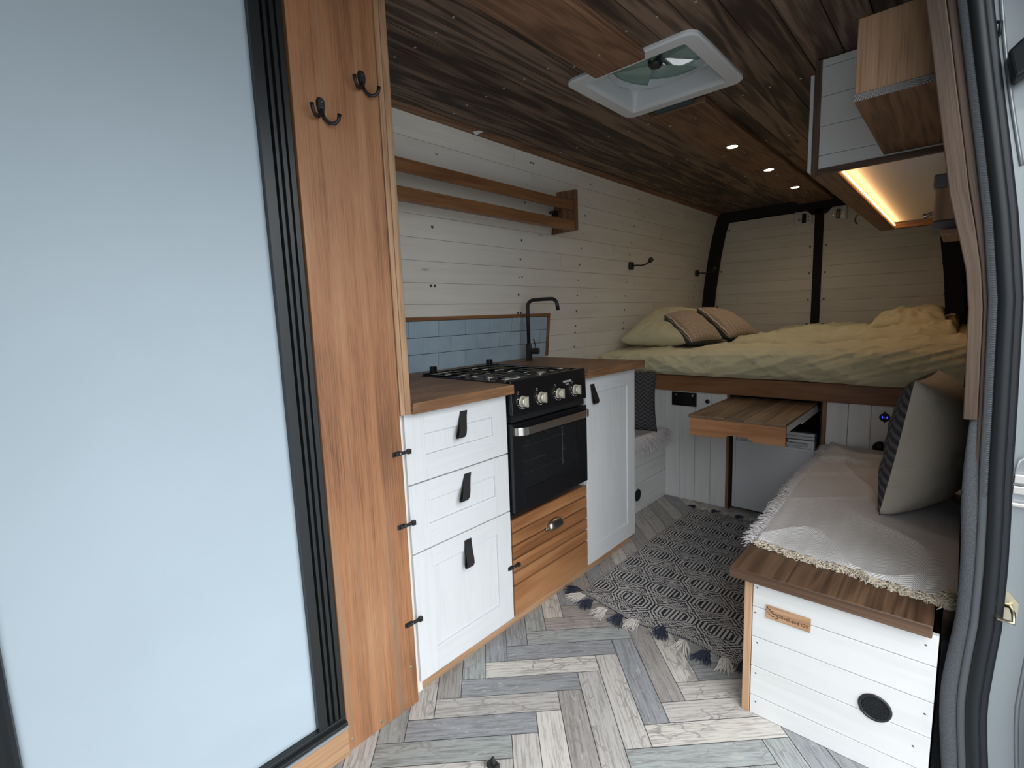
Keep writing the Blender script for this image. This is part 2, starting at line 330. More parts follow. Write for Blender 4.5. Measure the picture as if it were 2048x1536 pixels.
def floormat():
    m, nt, b = newmat('weathered_herringbone_vinyl'); L = nt.links.new
    at = N(nt, 'ShaderNodeAttribute'); at.attribute_name = 'rnd'
    r0 = N(nt, 'ShaderNodeValToRGB'); r0.color_ramp.interpolation = 'CONSTANT'; e = r0.color_ramp.elements
    cols = [(.40, .375, .35), (.255, .265, .275), (.52, .49, .45), (.29, .305, .295), (.30, .28, .265), (.46, .435, .41), (.265, .275, .29), (.33, .30, .285), (.40, .38, .36), (.31, .33, .325)]
    e[0].position = 0; e[0].color = (*cols[0], 1); e[1].position = .1; e[1].color = (*cols[1], 1)
    for i in range(2, 10): k = e.new(i / 10); k.color = (*cols[i], 1)
    L(at.outputs['Fac'], r0.inputs[0])
    v1, _ = uvvec(nt, 6.0, 105.0); n1 = N(nt, 'ShaderNodeTexNoise'); n1.inputs['Scale'].default_value = 1.6; n1.inputs['Detail'].default_value = 9; n1.inputs['Roughness'].default_value = .7; n1.inputs['Distortion'].default_value = .08; L(v1, n1.inputs['Vector'])
    v2, _ = uvvec(nt, 7.0, 22.0); n2 = N(nt, 'ShaderNodeTexNoise'); n2.inputs['Scale'].default_value = 3.0; n2.inputs['Detail'].default_value = 8; n2.inputs['Roughness'].default_value = .75; L(v2, n2.inputs['Vector'])
    # crackle / peeled paint
    r1 = N(nt, 'ShaderNodeValToRGB'); r1.color_ramp.elements[0].position = .40; r1.color_ramp.elements[0].color = (.42, .40, .38, 1); r1.color_ramp.elements[1].position = .53; r1.color_ramp.elements[1].color = (1.08, 1.08, 1.08, 1); L(n1.outputs[0], r1.inputs[0])
    mx = N(nt, 'ShaderNodeMix', data_type='RGBA', blend_type='MULTIPLY'); mx.inputs[0].default_value = .62; L(r0.outputs[0], mx.inputs[6]); L(r1.outputs[0], mx.inputs[7])
    r2 = N(nt, 'ShaderNodeValToRGB'); r2.color_ramp.elements[0].position = .57; r2.color_ramp.elements[0].color = (0, 0, 0, 1); r2.color_ramp.elements[1].position = .64; r2.color_ramp.elements[1].color = (.55, .55, .55, 1); L(n2.outputs[0], r2.inputs[0])
    mx2 = N(nt, 'ShaderNodeMix', data_type='RGBA'); L(r2.outputs[0], mx2.inputs[0]); L(mx.outputs[2], mx2.inputs[6]); mx2.inputs[7].default_value = (.50, .47, .43, 1)
    v3, _ = uvvec(nt, 26.0, 70.0); n3 = N(nt, 'ShaderNodeTexNoise'); n3.inputs['Scale'].default_value = 1.1; n3.inputs['Detail'].default_value = 3; L(v3, n3.inputs['Vector'])
    va = N(nt, 'ShaderNodeVectorMath', operation='MULTIPLY_ADD'); L(n3.outputs['Color'], va.inputs[0]); va.inputs[1].default_value = (1.2, 1.2, 0); L(v3, va.inputs[2])
    vo = N(nt, 'ShaderNodeTexVoronoi', feature='DISTANCE_TO_EDGE'); vo.inputs['Scale'].default_value = .55; L(va.outputs[0], vo.inputs['Vector'])
    r3 = N(nt, 'ShaderNodeValToRGB'); r3.color_ramp.elements[0].position = .02; r3.color_ramp.elements[0].color = (1, 1, 1, 1); r3.color_ramp.elements[1].position = .07; r3.color_ramp.elements[1].color = (0, 0, 0, 1); L(vo.outputs['Distance'], r3.inputs[0])
    v4, _ = uvvec(nt, 4.0, 9.0); n4 = N(nt, 'ShaderNodeTexNoise'); n4.inputs['Scale'].default_value = 1.5; L(v4, n4.inputs['Vector'])
    r4 = N(nt, 'ShaderNodeValToRGB'); r4.color_ramp.elements[0].position = .48; r4.color_ramp.elements[1].position = .58; r4.color_ramp.elements[0].color = (0, 0, 0, 1); r4.color_ramp.elements[1].color = (.75, .75, .75, 1); L(n4.outputs[0], r4.inputs[0])
    mm = N(nt, 'ShaderNodeMath', operation='MULTIPLY'); L(r3.outputs[0], mm.inputs[0]); L(r4.outputs[0], mm.inputs[1])
    mx3 = N(nt, 'ShaderNodeMix', data_type='RGBA'); L(mm.outputs[0], mx3.inputs[0]); L(mx2.outputs[2], mx3.inputs[6]); mx3.inputs[7].default_value = (.21, .20, .19, 1)
    L(mx3.outputs[2], b.inputs['Base Color']); b.inputs['Roughness'].default_value = .45; b.inputs['Specular IOR Level'].default_value = .35
    bp = N(nt, 'ShaderNodeBump'); bp.inputs['Strength'].default_value = .15; bp.inputs['Distance'].default_value = .001; L(n1.outputs[0], bp.inputs['Height']); L(bp.outputs[0], b.inputs['Normal'])
    return m
M['floor'] = floormat(); M['seam'] = plain('dark_plank_seam', (.07, .07, .07), .8)

# ------------------------------------------------------------------ van shell
ZC = 1.97                                   # ceiling height
PZ = [0.0, .88, .98, 1.07, 1.16, 1.34, 1.44, 1.62, 1.81, 1.895, 2.0]
PX = [-1.812, -1.812, -1.802, -1.793, -1.784, -1.768, -1.755, -1.73, -1.694, -1.67, -1.640]
def wl(z): return float(np.interp(z, PZ, PX))           # inner face of left wall
def wr(z): return -1.80 - wl(z)                          # inner face of right wall

# floor: herringbone planks drawn as one sheet
Wp, Lp = .0745, .3725
mb = MB(); mb.face([(-1.83, -.45, -.003), (.02, -.45, -.003), (.02, 4.7, -.003), (-1.83, 4.7, -.003)], m=1)
c45 = math.sqrt(.5); e = .0010; cnt = 0
A = Vector((c45, c45, 0)); B = Vector((c45, -c45, 0))     # plank directions
O = Vector((-.861, 1.308, 0))
def plank(o, d, w, L, Wd, idx=None):
    P = [o + d * e + w * e, o + d * (L - e) + w * e, o + d * (L - e) + w * (Wd - e), o + d * e + w * (Wd - e)]
    c = sum(P, Vector()) / 4
    if c.x < -1.9 or c.x > .1 or c.y < -.6 or c.y > 3.2: return
    P2 = []
    # clip to floor rectangle
    poly = [(p.x, p.y) for p in P]
    for ax, lim, sg in ((0, -1.83, 1), (0, .02, -1), (1, -.45, 1), (1, 3.2, -1)):
        out = []
        for i in range(len(poly)):
            a, b_ = poly[i], poly[(i + 1) % len(poly)]
            ia, ib = (a[ax] - lim) * sg >= 0, (b_[ax] - lim) * sg >= 0
            if ia: out.append(a)
            if ia != ib:
                t = (lim - a[ax]) / (b_[ax] - a[ax]); out.append((a[0] + (b_[0] - a[0]) * t, a[1] + (b_[1] - a[1]) * t))
        poly = out
        if len(poly) < 3: return
    r = (idx + random.random() * .98) / 10 if idx is not None else random.random() * .999
    uvs = [((Vector((x, y, 0)) - o).dot(d) + r * 31, (Vector((x, y, 0)) - o).dot(w) + r * 7) for x, y in poly]
    pts = [(x, y, 0) for x, y in poly]
    ar = sum(pts[i][0] * pts[(i + 1) % len(pts)][1] - pts[(i + 1) % len(pts)][0] * pts[i][1] for i in range(len(pts)))
    if ar < 0: pts.reverse(); uvs.reverse()
    mb.face(pts, uvs, 0, r)
# herringbone column pitch: each vertical column repeats every W*sqrt2 in y; columns pair (A plank then B plank)
PA = {(0, 4): 4, (0, 3): 7, (0, 2): 9, (0, 1): 6, (0, 0): 2, (0, -1): 1, (0, -2): 8, (0, -3): 6, (0, -4): 3, (0, -5): 5, (1, 3): 5, (1, 2): 5, (1, 1): 2, (1, 0): 9, (1, -1): 3, (1, -2): 7}
PB = {(0, 0): 5, (0, 1): 6, (0, 2): 4, (0, 3): 2, (0, 4): 3, (0, -1): 8, (0, -2): 4, (0, -3): 2, (0, -4): 5, (0, -5): 8}
for cx in range(-4, 5):
    for cy in range(-60, 60):
        o = O + Vector((cx * 2 * Lp * c45 - 0, cy * Wp / c45, 0))
        ia = PA.get((cx, cy)); ib = PB.get((cx, cy))
        # A plank ends at o (runs from lower-left up to o), width towards lower right (B dir)
        plank(o - A * Lp, A, B, Lp, Wp, ia)
        # B plank starts at tip o + ... and runs down-right
        plank(o, B, A, Lp, Wp, ib)
floor = struct(mb.build('floor', [M['floor'], M['seam']], loc=(-.9, 1.5, 0)))

# ceiling boards along the van, with the roof-vent cut-out
HX0, HX1, HY0, HY1 = -1.07, -.70, 1.60, 1.96
mb = MB(); cx0 = -1.086 + .0492
k = -8; xs = []
x = -1.676
edges = [cx0 + .0985 * i for i in range(-7, 11)]
edges = [e_ for e_ in edges if -1.66 < e_ < -.14]; edges = [-1.665] + edges + [-.11]
gp = .0018
for i in range(len(edges) - 1):
    a, b_ = edges[i] + gp, edges[i + 1] - gp
    ys = [-.42, 4.62]
    segs = [(a, b_, ys[0], ys[1])]
    if b_ > HX0 and a < HX1:
        segs = [(a, b_, ys[0], HY0), (a, b_, HY1, ys[1])]
        if a < HX0: segs.append((a, HX0, HY0, HY1))
        if b_ > HX1: segs.append((HX1, b_, HY0, HY1))
    r = random.random()
    j = random.uniform(2.3, 4.1)
    for (p, q, y0, y1) in segs:
        if y1 - y0 > 2.6 and False: pass
        if y1 > 4 and y0 < j - .3 and i % 2:
            mb.box(p, q, y0, j - .001, ZC, ZC + .01, 'y', 0, r); mb.box(p, q, j + .001, y1, ZC, ZC + .01, 'y', 0, random.random())
        else: mb.box(p, q, y0, y1, ZC, ZC + .01, 'y', 0, r)
for (p, q, y0, y1) in ((-1.9, HX0, -.5, 4.75), (HX1, .15, -.5, 4.75), (HX0, HX1, -.5, HY0), (HX0, HX1, HY1, 4.75)):
    mb.box(p, q, y0, y1, ZC + .011, ZC + .05, 'y', 1)
ceiling = struct(mb.build('ceiling', [M['walnut'], M['shell']], loc=(-.9, 2, ZC)))
# silver screws in the ceiling
proto = None
for y in (1.02, 1.43, 2.15, 2.79, 3.42, 4.1):
    for i in range(len(edges) - 1):
        xx = (edges[i] + edges[i + 1]) / 2 + random.uniform(-.008, .008)
        if y < 1.3 and xx > -1.03: continue
        if xx > -.46 and y > 1.8: continue
        if -.99 < xx < -.80 and y < 1.3: continue
        zz = ZC - .0305 if (-.99 < xx < -.80 and y < 1.5) or (-1.02 < xx < -.80 and y > 2.1) else ZC
        if proto is None:
            s = MB(); s.lathe((0, 0, 0), (0, 0, -1), [(.0, -.0005), (.0042, -.0005), (.0042, .0006), (.0028, .0014), (0, .0014)], 10)
            proto = s.build('screw', M['screwc'], loc=(0, 0, 0)); pm = proto.data; c = proto
        else: c = bpy.data.objects.new('screw', pm); COL.objects.link(c)
        c.parent = ceiling; c.location = (xx + .9, y - 2 + random.uniform(-.01, .01), zz - ZC)

# left wall: white-washed tongue-and-groove following the van's curve
mb = MB(); g0 = 1.405 - .0930 * 16
z = g0
while z < ZC:
    a, b_ = max(z, .0) + .0007, min(z + .093, ZC) - .0007
    if b_ > a + .01:
        r = random.random(); yj = random.uniform(1.4, 4.0)
        for (y0, y1, rr) in ((.84, yj - .0006, r), (yj + .0006, 4.56, random.random())):
            mb.hexa([(wl(a) - .01, y0, a), (wl(a), y0, a), (wl(a), y1, a), (wl(a) - .01, y1, a), (wl(b_) - .01, y0, b_), (wl(b_), y0, b_), (wl(b_), y1, b_), (wl(b_) - .01, y1, b_)], 1, 0, rr)
    z += .093
for i in range(len(PZ) - 1):
    a, b_ = PZ[i], PZ[i + 1]
    mb.hexa([(PX[i] - .05, -.5, a), (PX[i] - .009, -.5, a), (PX[i] - .009, 4.7, a), (PX[i] - .05, 4.7, a), (PX[i + 1] - .05, -.5, b_), (PX[i + 1] - .009, -.5, b_), (PX[i + 1] - .009, 4.7, b_), (PX[i + 1] - .05, 4.7, b_)], 1, 1, 0)
wall_left = struct(mb.build('wall_left', [M['white_plank'], M['darktrim']], loc=(-1.81, 2.5, 0)))
s = MB(); s.lathe((0, 0, 0), (1, 0, 0), [(0, .0003), (.0040, .0003), (.0066, .0012), (.0072, .0002)], 12)
sp_ = s.build('screw', M['screw'], loc=(0, 0, 0)); first = True
ns = 0
for y, zs in ((1.425, (1.30, 1.55, 1.84)), (2.017, (1.17, 1.266, 1.36, 1.45, 1.545, 1.73, 1.82, 1.915)), (2.562, (.95, 1.04, 1.08, 1.17, 1.266, 1.36, 1.45, 1.545, 1.63, 1.73, 1.82, 1.90)), (3.15, (1.04, 1.08, 1.17, 1.266, 1.36, 1.545, 1.63, 1.73, 1.82, 1.90)), (4.33, (1.17, 1.266, 1.36, 1.45, 1.545, 1.63, 1.73, 1.82, 1.90))):
    for z in zs:
        dbl = (y < 1.5 and z == 1.30) or (abs(y - 2.017) < .01 and z in (1.17, 1.36, 1.915))
        for q in ((0, .022) if dbl else (0,)):
            c = sp_ if first else sp_.copy()
            if not first: COL.objects.link(c)
            first = False; c.parent = wall_left; c.location = (wl(z) + 1.81, y + q - 2.5, z); ns += 1
# right wall (carpet over the curved side), front bulkhead, rear frame
mb = MB()
for i in range(len(PZ) - 1):
    a, b_ = PZ[i], PZ[i + 1]; x0, x1 = wr(a) + .045, wr(b_) + .045
    mb.hexa([(x0, 1.47, a), (x0 + .05, 1.47, a), (x0 + .05, 4.7, a), (x0, 4.7, a), (x1, 1.47, b_), (x1 + .05, 1.47, b_), (x1 + .05, 4.7, b_), (x1, 4.7, b_)], 1, 0, 0)
struct(mb.build('wall_right', M['feltdark']))
mb = MB(); mb.box(-1.86, .02, -.47, -.42, 0, 2.0, 'x')
struct(mb.build('wall_front', M['felt']))            # unseen cab bulkhead, kept solid to block daylight from the front
mb = MB(); mb.box(-.035, .10, -.45, 1.38, 1.93, 2.02, 'y'); struct(mb.build('wall_header', M['vanpaint']))     # unseen beam above the side doorway, added to limit incoming daylight
mb = MB(); mb.box(-1.80, -1.19, .805, .832, 0, ZC, 'z'); struct(mb.build('wall_partition', M['white_plank']))
mb = MB(); mb.box(-1.9, .15, 4.68, 4.72, 0, 2.0, 'x')
# header + left and right posts, carpeted (a closed frame with rounded inner corner)
zt = 1.905
for i in range(len(PZ) - 1):
    a, b_ = PZ[i], min(PZ[i + 1], ZC)
    if a >= b_: continue
    la, lb = wl(a), wl(b_)
    mb.hexa([(la, 4.54, a), (la + .085, 4.60, a), (la + .085, 4.68, a), (la, 4.68, a), (lb, 4.54, b_), (lb + .085, 4.60, b_), (lb + .085, 4.68, b_), (lb, 4.68, b_)], 2, 0, 0)
    ra, rb = wr(a), wr(b_)
    mb.hexa([(ra - .10, 4.60, a), (ra, 4.54, a), (ra, 4.68, a), (ra - .10, 4.68, a), (rb - .10, 4.60, b_), (rb, 4.54, b_), (rb, 4.68, b_), (rb - .10, 4.68, b_)], 2, 0, 0)
mb.hexa([(-1.70, 4.59, zt), (-.10, 4.59, zt), (-.10, 4.68, zt), (-1.70, 4.68, zt), (-1.70, 4.53, ZC), (-.10, 4.53, ZC), (-.10, 4.68, ZC), (-1.70, 4.68, ZC)], 0, 0, 0)
for sx_, cx in ((1, wl(1.85) + .085), (-1, wr(1.85) - .10)):      # rounded gussets
    for k in range(6):
        a0, a1 = k / 6 * PI / 2, (k + 1) / 6 * PI / 2; R_ = .07
        p0 = (cx + sx_ * R_ * (1 - math.cos(a0)), zt - R_ * (1 - math.sin(a0))); p1 = (cx + sx_ * R_ * (1 - math.cos(a1)), zt - R_ * (1 - math.sin(a1)))
        P = [(cx, 4.60, zt), (p0[0], 4.60, p0[1]), (p1[0], 4.60, p1[1])]
        mb.face(P if sx_ < 0 else P[::-1])
struct(mb.build('wall_rear', M['feltdark']))
# rear doors: planked insets each side of a black centre gap
def rear_door(name, x0f, x1, mirror):
    mb = MB(); z = .55 + .0 ; z = 1.3680 - .09 * 12
    while z < 1.90:
        a, b_ = z + .0007, min(z + .09, 1.895) - .0007; r = random.random()
        if mirror: P = [(x1, a), (x0f(a), a), (x0f(b_), b_), (x1, b_)]
        else: P = [(x0f(a), a), (x1, a), (x1, b_), (x0f(b_), b_)]
        (xa, _), (xb, _), (xc, _), (xd, _) = P
        mb.hexa([(xa, 4.625, a), (xb, 4.625, a), (xb, 4.645, a), (xa, 4.645, a), (xd, 4.625, b_), (xc, 4.625, b_), (xc, 4.645, b_), (xd, 4.645, b_)], 0, 0, r)
        z += .09
    d = struct(mb.build(name, M['white_plank'], bevel=0)); return d
d1 = rear_door('door_1', lambda z: wl(z) + .08, -.928, False)
d2 = rear_door('door_2', lambda z: wr(z) - .095, -.868, True)
mb = MB(); mb.box(-.926, -.870, 4.60, 4.66, .3, 1.90, 'z'); 
mb.hexa([(-.95, 4.60, 1.86), (-.846, 4.60, 1.86), (-.846, 4.66, 1.86), (-.95, 4.66, 1.86), (-1.0, 4.60, 1.91), (-.80, 4.60, 1.91), (-.80, 4.66, 1.91), (-1.0, 4.66, 1.91)], 0)
struct(mb.build('trim_4', M['feltdark']))
s = MB(); s.lathe((0, 0, 0), (0, -1, 0), [(0, .0003), (.005, .0003), (.0075, .0015), (.008, .0002)], 12)
dsp = s.build('screw', M['screw'], loc=(0, 0, 0)); first = True
for d, xs_ in ((d1, (-.955,)), (d2, (-.845, -.16))):
    for x in xs_:
        for z in (1.005, 1.20, 1.41, 1.62):
            c = dsp if first else dsp.copy()
            if not first: COL.objects.link(c)
            first = False; c.parent = d; xx = x - (0 if x < -.5 else (1.62 - z) * -.10)
            c.location = Vector((xx, 4.6245, z)) - WL[d]
for z in (1.17, 1.48, 1.83):
    c = dsp.copy(); COL.objects.link(c); c.parent = d1; c.location = Vector((wl(z) + .105, 4.6245, z)) - WL[d1]
for d, x0, x1, nm in ((d1, -1.075, -.945, 0), (d2, -.845, -.715, 1)):
    mb = MB(); mb.box(x0, x1, 4.608, 4.626, 1.79, 1.90, 'x'); o = mb.build('latch_plate', M['whiteplastic'], d, bevel=.012, seg=4)
    mb = MB(); xc = (x0 + x1) / 2 + .01; mb.box(xc - .014, xc + .014, 4.590, 4.6085, 1.805, 1.875, 'x'); mb.build('latch_slot', M['black'], o, bevel=.004)
    mb = MB()
    for zz in (1.82, 1.85): mb.lathe((xc + .03, 4.6085, zz), (0, -1, 0), [(0, 0), (.006, 0), (.006, .004), (0, .004)], 8)
    mb.lathe((xc - .035, 4.6085, 1.835), (0, -1, 0), [(0, 0), (.011, 0), (.008, .006), (0, .006)], 6)
    mb.build('latch_bolt', M['steeldark'], o)
# cornice strip, raised cover boards on the ceiling
mb = MB(); mb.hexa([(wl(1.95) - .002, .84, 1.950), (wl(1.95) + .013, .84, 1.950), (wl(1.95) + .013, 4.55, 1.950), (wl(1.95) - .002, 4.55, 1.950), (wl(1.97) - .002, .84, 1.97), (wl(1.97) + .02, .84, 1.97), (wl(1.97) + .02, 4.55, 1.97), (wl(1.97) - .002, 4.55, 1.97)], 1, 0, .8)
struct(mb.build('trim_1', M['brown'], bevel=.002))
mb = MB(); mb.box(-.985, -.800, -.4, 1.555, 1.940, ZC, 'y', r=.75); tag(mb.build('cover_board', M['brown'], bevel=.006), 'reddish brown knotty ceiling cover board ending at the near edge of the roof vent', 'board', 'ceiling cover boards')
mb = MB(); mb.box(-1.03, -.795, 2.03, 4.54, 1.943, ZC, 'y', r=.35); tag(mb.build('cover_board', M['brown'], bevel=.006), 'brown cover board on the ceiling beyond the roof vent, carrying the three downlights', 'board', 'ceiling cover boards')
# downlights
def lathe_obj(name, c, ax, prof, mat, parent=None, n=24, smooth=True, caps=True):
    s = MB(); s.lathe(c, ax, prof, n, 0, caps); return s.build(name, mat, parent, smooth=smooth)
t = thing('downlight', 'lit downlight in the brown ceiling board, the one nearest the roof vent', 'light', (-.905, 2.66, 1.943), 'ceiling downlights')
lathe_obj('bezel', (-.905, 2.66, 1.943), (0, 0, -1), [(.032, -.001), (.034, .001), (.031, .004), (.025, .003)], M['steeldark'], t, caps=False)
lathe_obj('lens', (-.905, 2.66, 1.943), (0, 0, -1), [(0, .0015), (.025, .0015)], M['lampglow'], t)
copy_tree(t, (.004, .60, 0), 'lit downlight in the brown ceiling board, the middle one of the three')
copy_tree(t, (.003, 1.21, 0), 'lit downlight in the brown ceiling board, the one nearest the rear doors')
for y in (2.66, 3.26, 3.87):
    l = bpy.data.lights.new('downlight_glow', 'SPOT'); l.energy = .9; l.color = (1, .84, .66); l.spot_size = 2.6; l.spot_blend = 1; l.shadow_soft_size = .025
    o = bpy.data.objects.new('downlight_glow', l); COL.objects.link(o); o.location = (-.903, y, 1.93)

# ------------------------------------------------------------------ roof vent
V0 = Vector((-.874, 1.772, 1.966))
vent = thing('roof_vent', 'white square roof vent with a round tinted fan, in the dark ceiling', 'vent', V0)
mb = MB()
def rrect(hx, hy, r, n=6):
    pts = []
    for cx, cy, a0 in ((hx - r, hy - r, 0), (-hx + r, hy - r, PI / 2), (-hx + r, -hy + r, PI), (hx - r, -hy + r, 1.5 * PI)):
        for k in range(n + 1):
            a = a0 + PI / 2 * k / n; pts.append((cx + r * math.cos(a), cy + r * math.sin(a)))
    return pts
def loftrings(mb, rings, m=0):
    for i in range(len(rings) - 1):
        a, b_ = rings[i], rings[i + 1]; n = len(a)
        for k in range(n): mb.face([a[k], a[(k + 1) % n], b_[(k + 1) % n], b_[k]], m=m)
def ring(hx, hy, r, z): return [(V0.x + p[0], V0.y + p[1], z) for p in rrect(hx, hy, r)]
loftrings(mb, [ring(.236, .230, .04, 1.970), ring(.236, .230, .04, 1.962), ring(.230, .224, .036, 1.957), ring(.186, .182, .012, 1.957)])
mb.build('flange', M['whiteplastic'], vent, weld=True)
mb = MB(); RG = .172
def circ(r, z):
    out = []
    for cx, cy, a0 in ((1, 1, 0), (-1, 1, 1), (-1, -1, 2), (1, -1, 3)):
        for k in range(7):
            a = (a0 + (k + .0) / 6.0001) * PI / 2; out.append((V0.x + r * math.cos(a), V0.y + r * math.sin(a), z))
    return out
loftrings(mb, [ring(.186, .182, .012, 1.957), ring(.181, .177, .012, 1.972), ring(.176, .172, .02, 2.028), circ(RG + .010, 2.036), circ(RG + .008, 2.016), circ(RG, 2.014), circ(RG, 2.062)])
mb.build('funnel', M['whiteplastic'], vent, weld=True, smooth=False)
mb = MB(); mb.lathe((V0.x, V0.y, 2.02), (0, 0, 1), [(0, -.008), (.02, -.008), (.026, .0), (.026, .03), (0, .03)], 20)
mb.box(V0.x - RG, V0.x + RG, V0.y - .006, V0.y + .006, 2.052, 2.060, 'x'); mb.box(V0.x - .006, V0.x + .006, V0.y - RG, V0.y + RG, 2.052, 2.060, 'y')
hub = mb.build('fan_hub', M['blackmat'], vent)
for k in range(5):
    mb = MB(); a0 = k * 2 * PI / 5 + .3
    def fb(u, v, a0=a0):
        r = .024 + (RG - .03) * u; a = a0 + (v - .5) * 1.22; return (V0.x + r * math.cos(a), V0.y + r * math.sin(a), 2.034 + (v - .5) * .022)
    mb.grid(fb, 8, 6); mb.build('fan_blade', M['greenglass'], vent, solid=.0015, smooth=True)
mb = MB(); mb.lathe((V0.x, V0.y, 2.12), (0, 0, 1), [(.16, -.015), (.16, .0), (.13, .03), (.07, .048), (0, .055)], 32); mb.build('lid', M['lid'], vent, smooth=True, solid=.003)
mb = MB(); mb.lathe((V0.x, V0.y, 2.050), (0, 0, 1), [(RG - .001, 0), (RG - .001, .002)], 36); mb.build('vent_glass', M['ventglass'], vent)
mb = MB(); mb.box(V0.x - .24, V0.x + .24, V0.y - .24, V0.y - .20, 2.022, 2.08, 'x'); mb.box(V0.x - .24, V0.x + .24, V0.y + .20, V0.y + .24, 2.022, 2.08, 'x'); mb.box(V0.x - .24, V0.x - .20, V0.y - .2, V0.y + .2, 2.022, 2.08, 'y'); mb.box(V0.x + .20, V0.x + .24, V0.y - .2, V0.y + .2, 2.022, 2.08, 'y')
mb.build('roof_collar', M['whiteplastic'], vent)
mb = MB(); mb.box(-.995, -.835, 2.003, 2.028, 1.948, 1.962, 'x'); mb.build('slide_catch', M['teal'], vent, bevel=.003)
mb = MB()
for i in range(5): mb.lathe((-1.035 + i * .014, 1.64 - i * .0 + .012 * i, 2.0165), (0, 0, -1), [(0, 0), (.0035, 0), (.0035, .001), (0, .001)], 8)
mb.build('control_button', M['steeldark'], vent)

# ------------------------------------------------------------------ partition board, screen door, skirting
PXB = -1.16
t = thing('partition_board', 'tall reddish stained pine board between the pale blue screen and the kitchen drawers', 'board', (PXB, .69, 0))
mb = MB(); mb.hexa([(PXB - .02, .562, 0), (PXB, .562, 0), (PXB, .795, 0), (PXB - .02, .795, 0), (PXB - .02, .568, 1.968), (PXB, .568, 1.968), (PXB, .797, 1.968), (PXB - .02, .797, 1.968)], 2, 0, .42)
mb.build('board', M['pine_board'], t, bevel=.002)
mb = MB()
# fluted edge strip above the worktop: flat - groove - flat
for y0, y1, dx in ((.797, .812, .004), (.814, .834, .003)): mb.box(PXB - .022, PXB + dx, y0, y1, .885, 1.968, 'z', r=.5 + dx * 40)
mb.box(PXB - .022, PXB - .001, .811, .815, .885, 1.968, 'z')
mb.build('edge_moulding', M['pine_light'], t, bevel=.0015)
for y, z in ((.775, .125), (.665, .022), (.574, .03)):
    lathe_obj('screw', (PXB, y, z), (1, 0, 0), [(0, .0003), (.003, .0003), (.005, .0012), (.0055, .0002)], M['brass'], t, 12)
scr = thing('screen_door', 'large pale blue fabric screen panel in a black frame at the left', 'door', (-1.18, .25, .08))
mb = MB()
def sf(u, v):
    y = -.03 + u * .53; z = .094 + v * 1.86
    return (-1.182 + .0025 * nz((y, z, 0), 2.2, 3) + .004 * math.exp(-((y - .36) / .12) ** 2) * nz((y, z * 3, 1), 4, 9) * math.exp(-((z - .2) / .25) ** 2), y, z)
mb.grid(sf, 30, 80); mb.build('screen_fabric', M['fabric_blue'], scr, smooth=True, solid=.002)
mb = MB()
for y0, y1, x in ((.490, .514, -1.166), (.514, .522, -1.186), (.522, .530, -1.170), (.530, .536, -1.180), (.536, .546, -1.168), (.546, .550, -1.176), (.550, .5625, -1.166)):
    mb.box(-1.20, x, y0, y1, .105, 1.96, 'z')
mb.build('side_track', M['frame_black'], scr, bevel=.001)
mb = MB(); mb.box(-1.20, -1.152, -.10, .5625, .085, .096, 'y'); mb.box(-1.20, -1.164, -.10, .5625, .096, .106, 'y'); mb.build('sill', M['frame_black'], scr, bevel=.0015)
mb = MB(); mb.tube([(-1.17, -.045, .106), (-1.17, -.045, 1.96)], .022, 14); mb.box(-1.2, -1.175, -.42, -.03, .1, 1.96, 'z'); mb.build('roller_post', M['rubber'], scr)
mb = MB(); mb.box(-1.155, -1.149, -.10, .5615, .081, .0868, 'y'); mb.build('edge_strip', M['vanpaint'], scr)
mb = MB(); mb.box(-1.19, -1.150, -.42, .5605, 0, .0805, 'y', r=.62); tag(mb.build('skirting_board', M['pine_light'], bevel=.002), 'low light pine board on the floor under the black sill of the blue screen', 'skirting board')
# coat hooks
def hook(loc, label):
    x, y, z = loc; t = thing('coat_hook', label, 'coat hook', loc, 'coat hooks on the pine board')
    mb = MB(); prof = []
    for k in range(24):
        a = 2 * PI * k / 24; zz = math.sin(a) * .022; wv = .0115 * (1 + .25 * math.sin(a)); prof.append((math.cos(a) * wv, zz))
    f0 = [(x, y + p[0], z + .008 + p[1]) for p in prof]; f1 = [(x + .0055, y + p[0] * .75, z + .008 + p[1] * .85) for p in prof]
    for k in range(24): mb.face([f0[k], f0[(k + 1) % 24], f1[(k + 1) % 24], f1[k]])
    mb.face(f1); pl = mb.build('back_plate', M['blackmat'], t, smooth=False, bevel=.001)
    mb = MB()
    for zz in (.017, .003): mb.lathe((x + .0055, y, z + zz), (1, 0, 0), [(0, .0), (.0025, .0), (.002, .001), (0, .001)], 8)
    mb.build('screw', M['steeldark'], pl)
    for sgn, nm in ((1, 'prong'), (-1, 'prong')):
        pth = [(x + .003, y, z - .006), (x + .006, y + sgn * .004, z - .018), (x + .012, y + sgn * .012, z - .029), (x + .020, y + sgn * .022, z - .030), (x + .026, y + sgn * .029, z - .021), (x + .028, y + sgn * .031, z - .008)]
        if sgn < 0: pth = [(p[0], p[1], p[2] + .008) for p in pth]; pth = [(p[0], p[1] - .006 * (i_ / 5), p[2]) for i_, p in enumerate(pth)]
        mb = MB(); mb.tube(pth, [.0042, .0042, .0042, .0042, .0042, .0050, .0046][:len(pth)], 10); mb.build(nm, M['blackmat'], t, smooth=True)
hook((PXB, .634, 1.650), 'black double coat hook on the pine board, the lower one nearer the blue screen')
hook((PXB, .750, 1.745), 'black double coat hook on the pine board, the higher one nearer the kitchen')

# ------------------------------------------------------------------ kitchen
KX = -1.179      # front plane of doors
# kick board
mb = MB(); mb.box(-1.21, -1.191, .80, 2.142, 0, .034, 'y', r=.6); tag(mb.build('plinth_board', M['pine_light'], bevel=.001), 'narrow pine kick strip on the floor below the kitchen cabinet fronts', 'kick board')
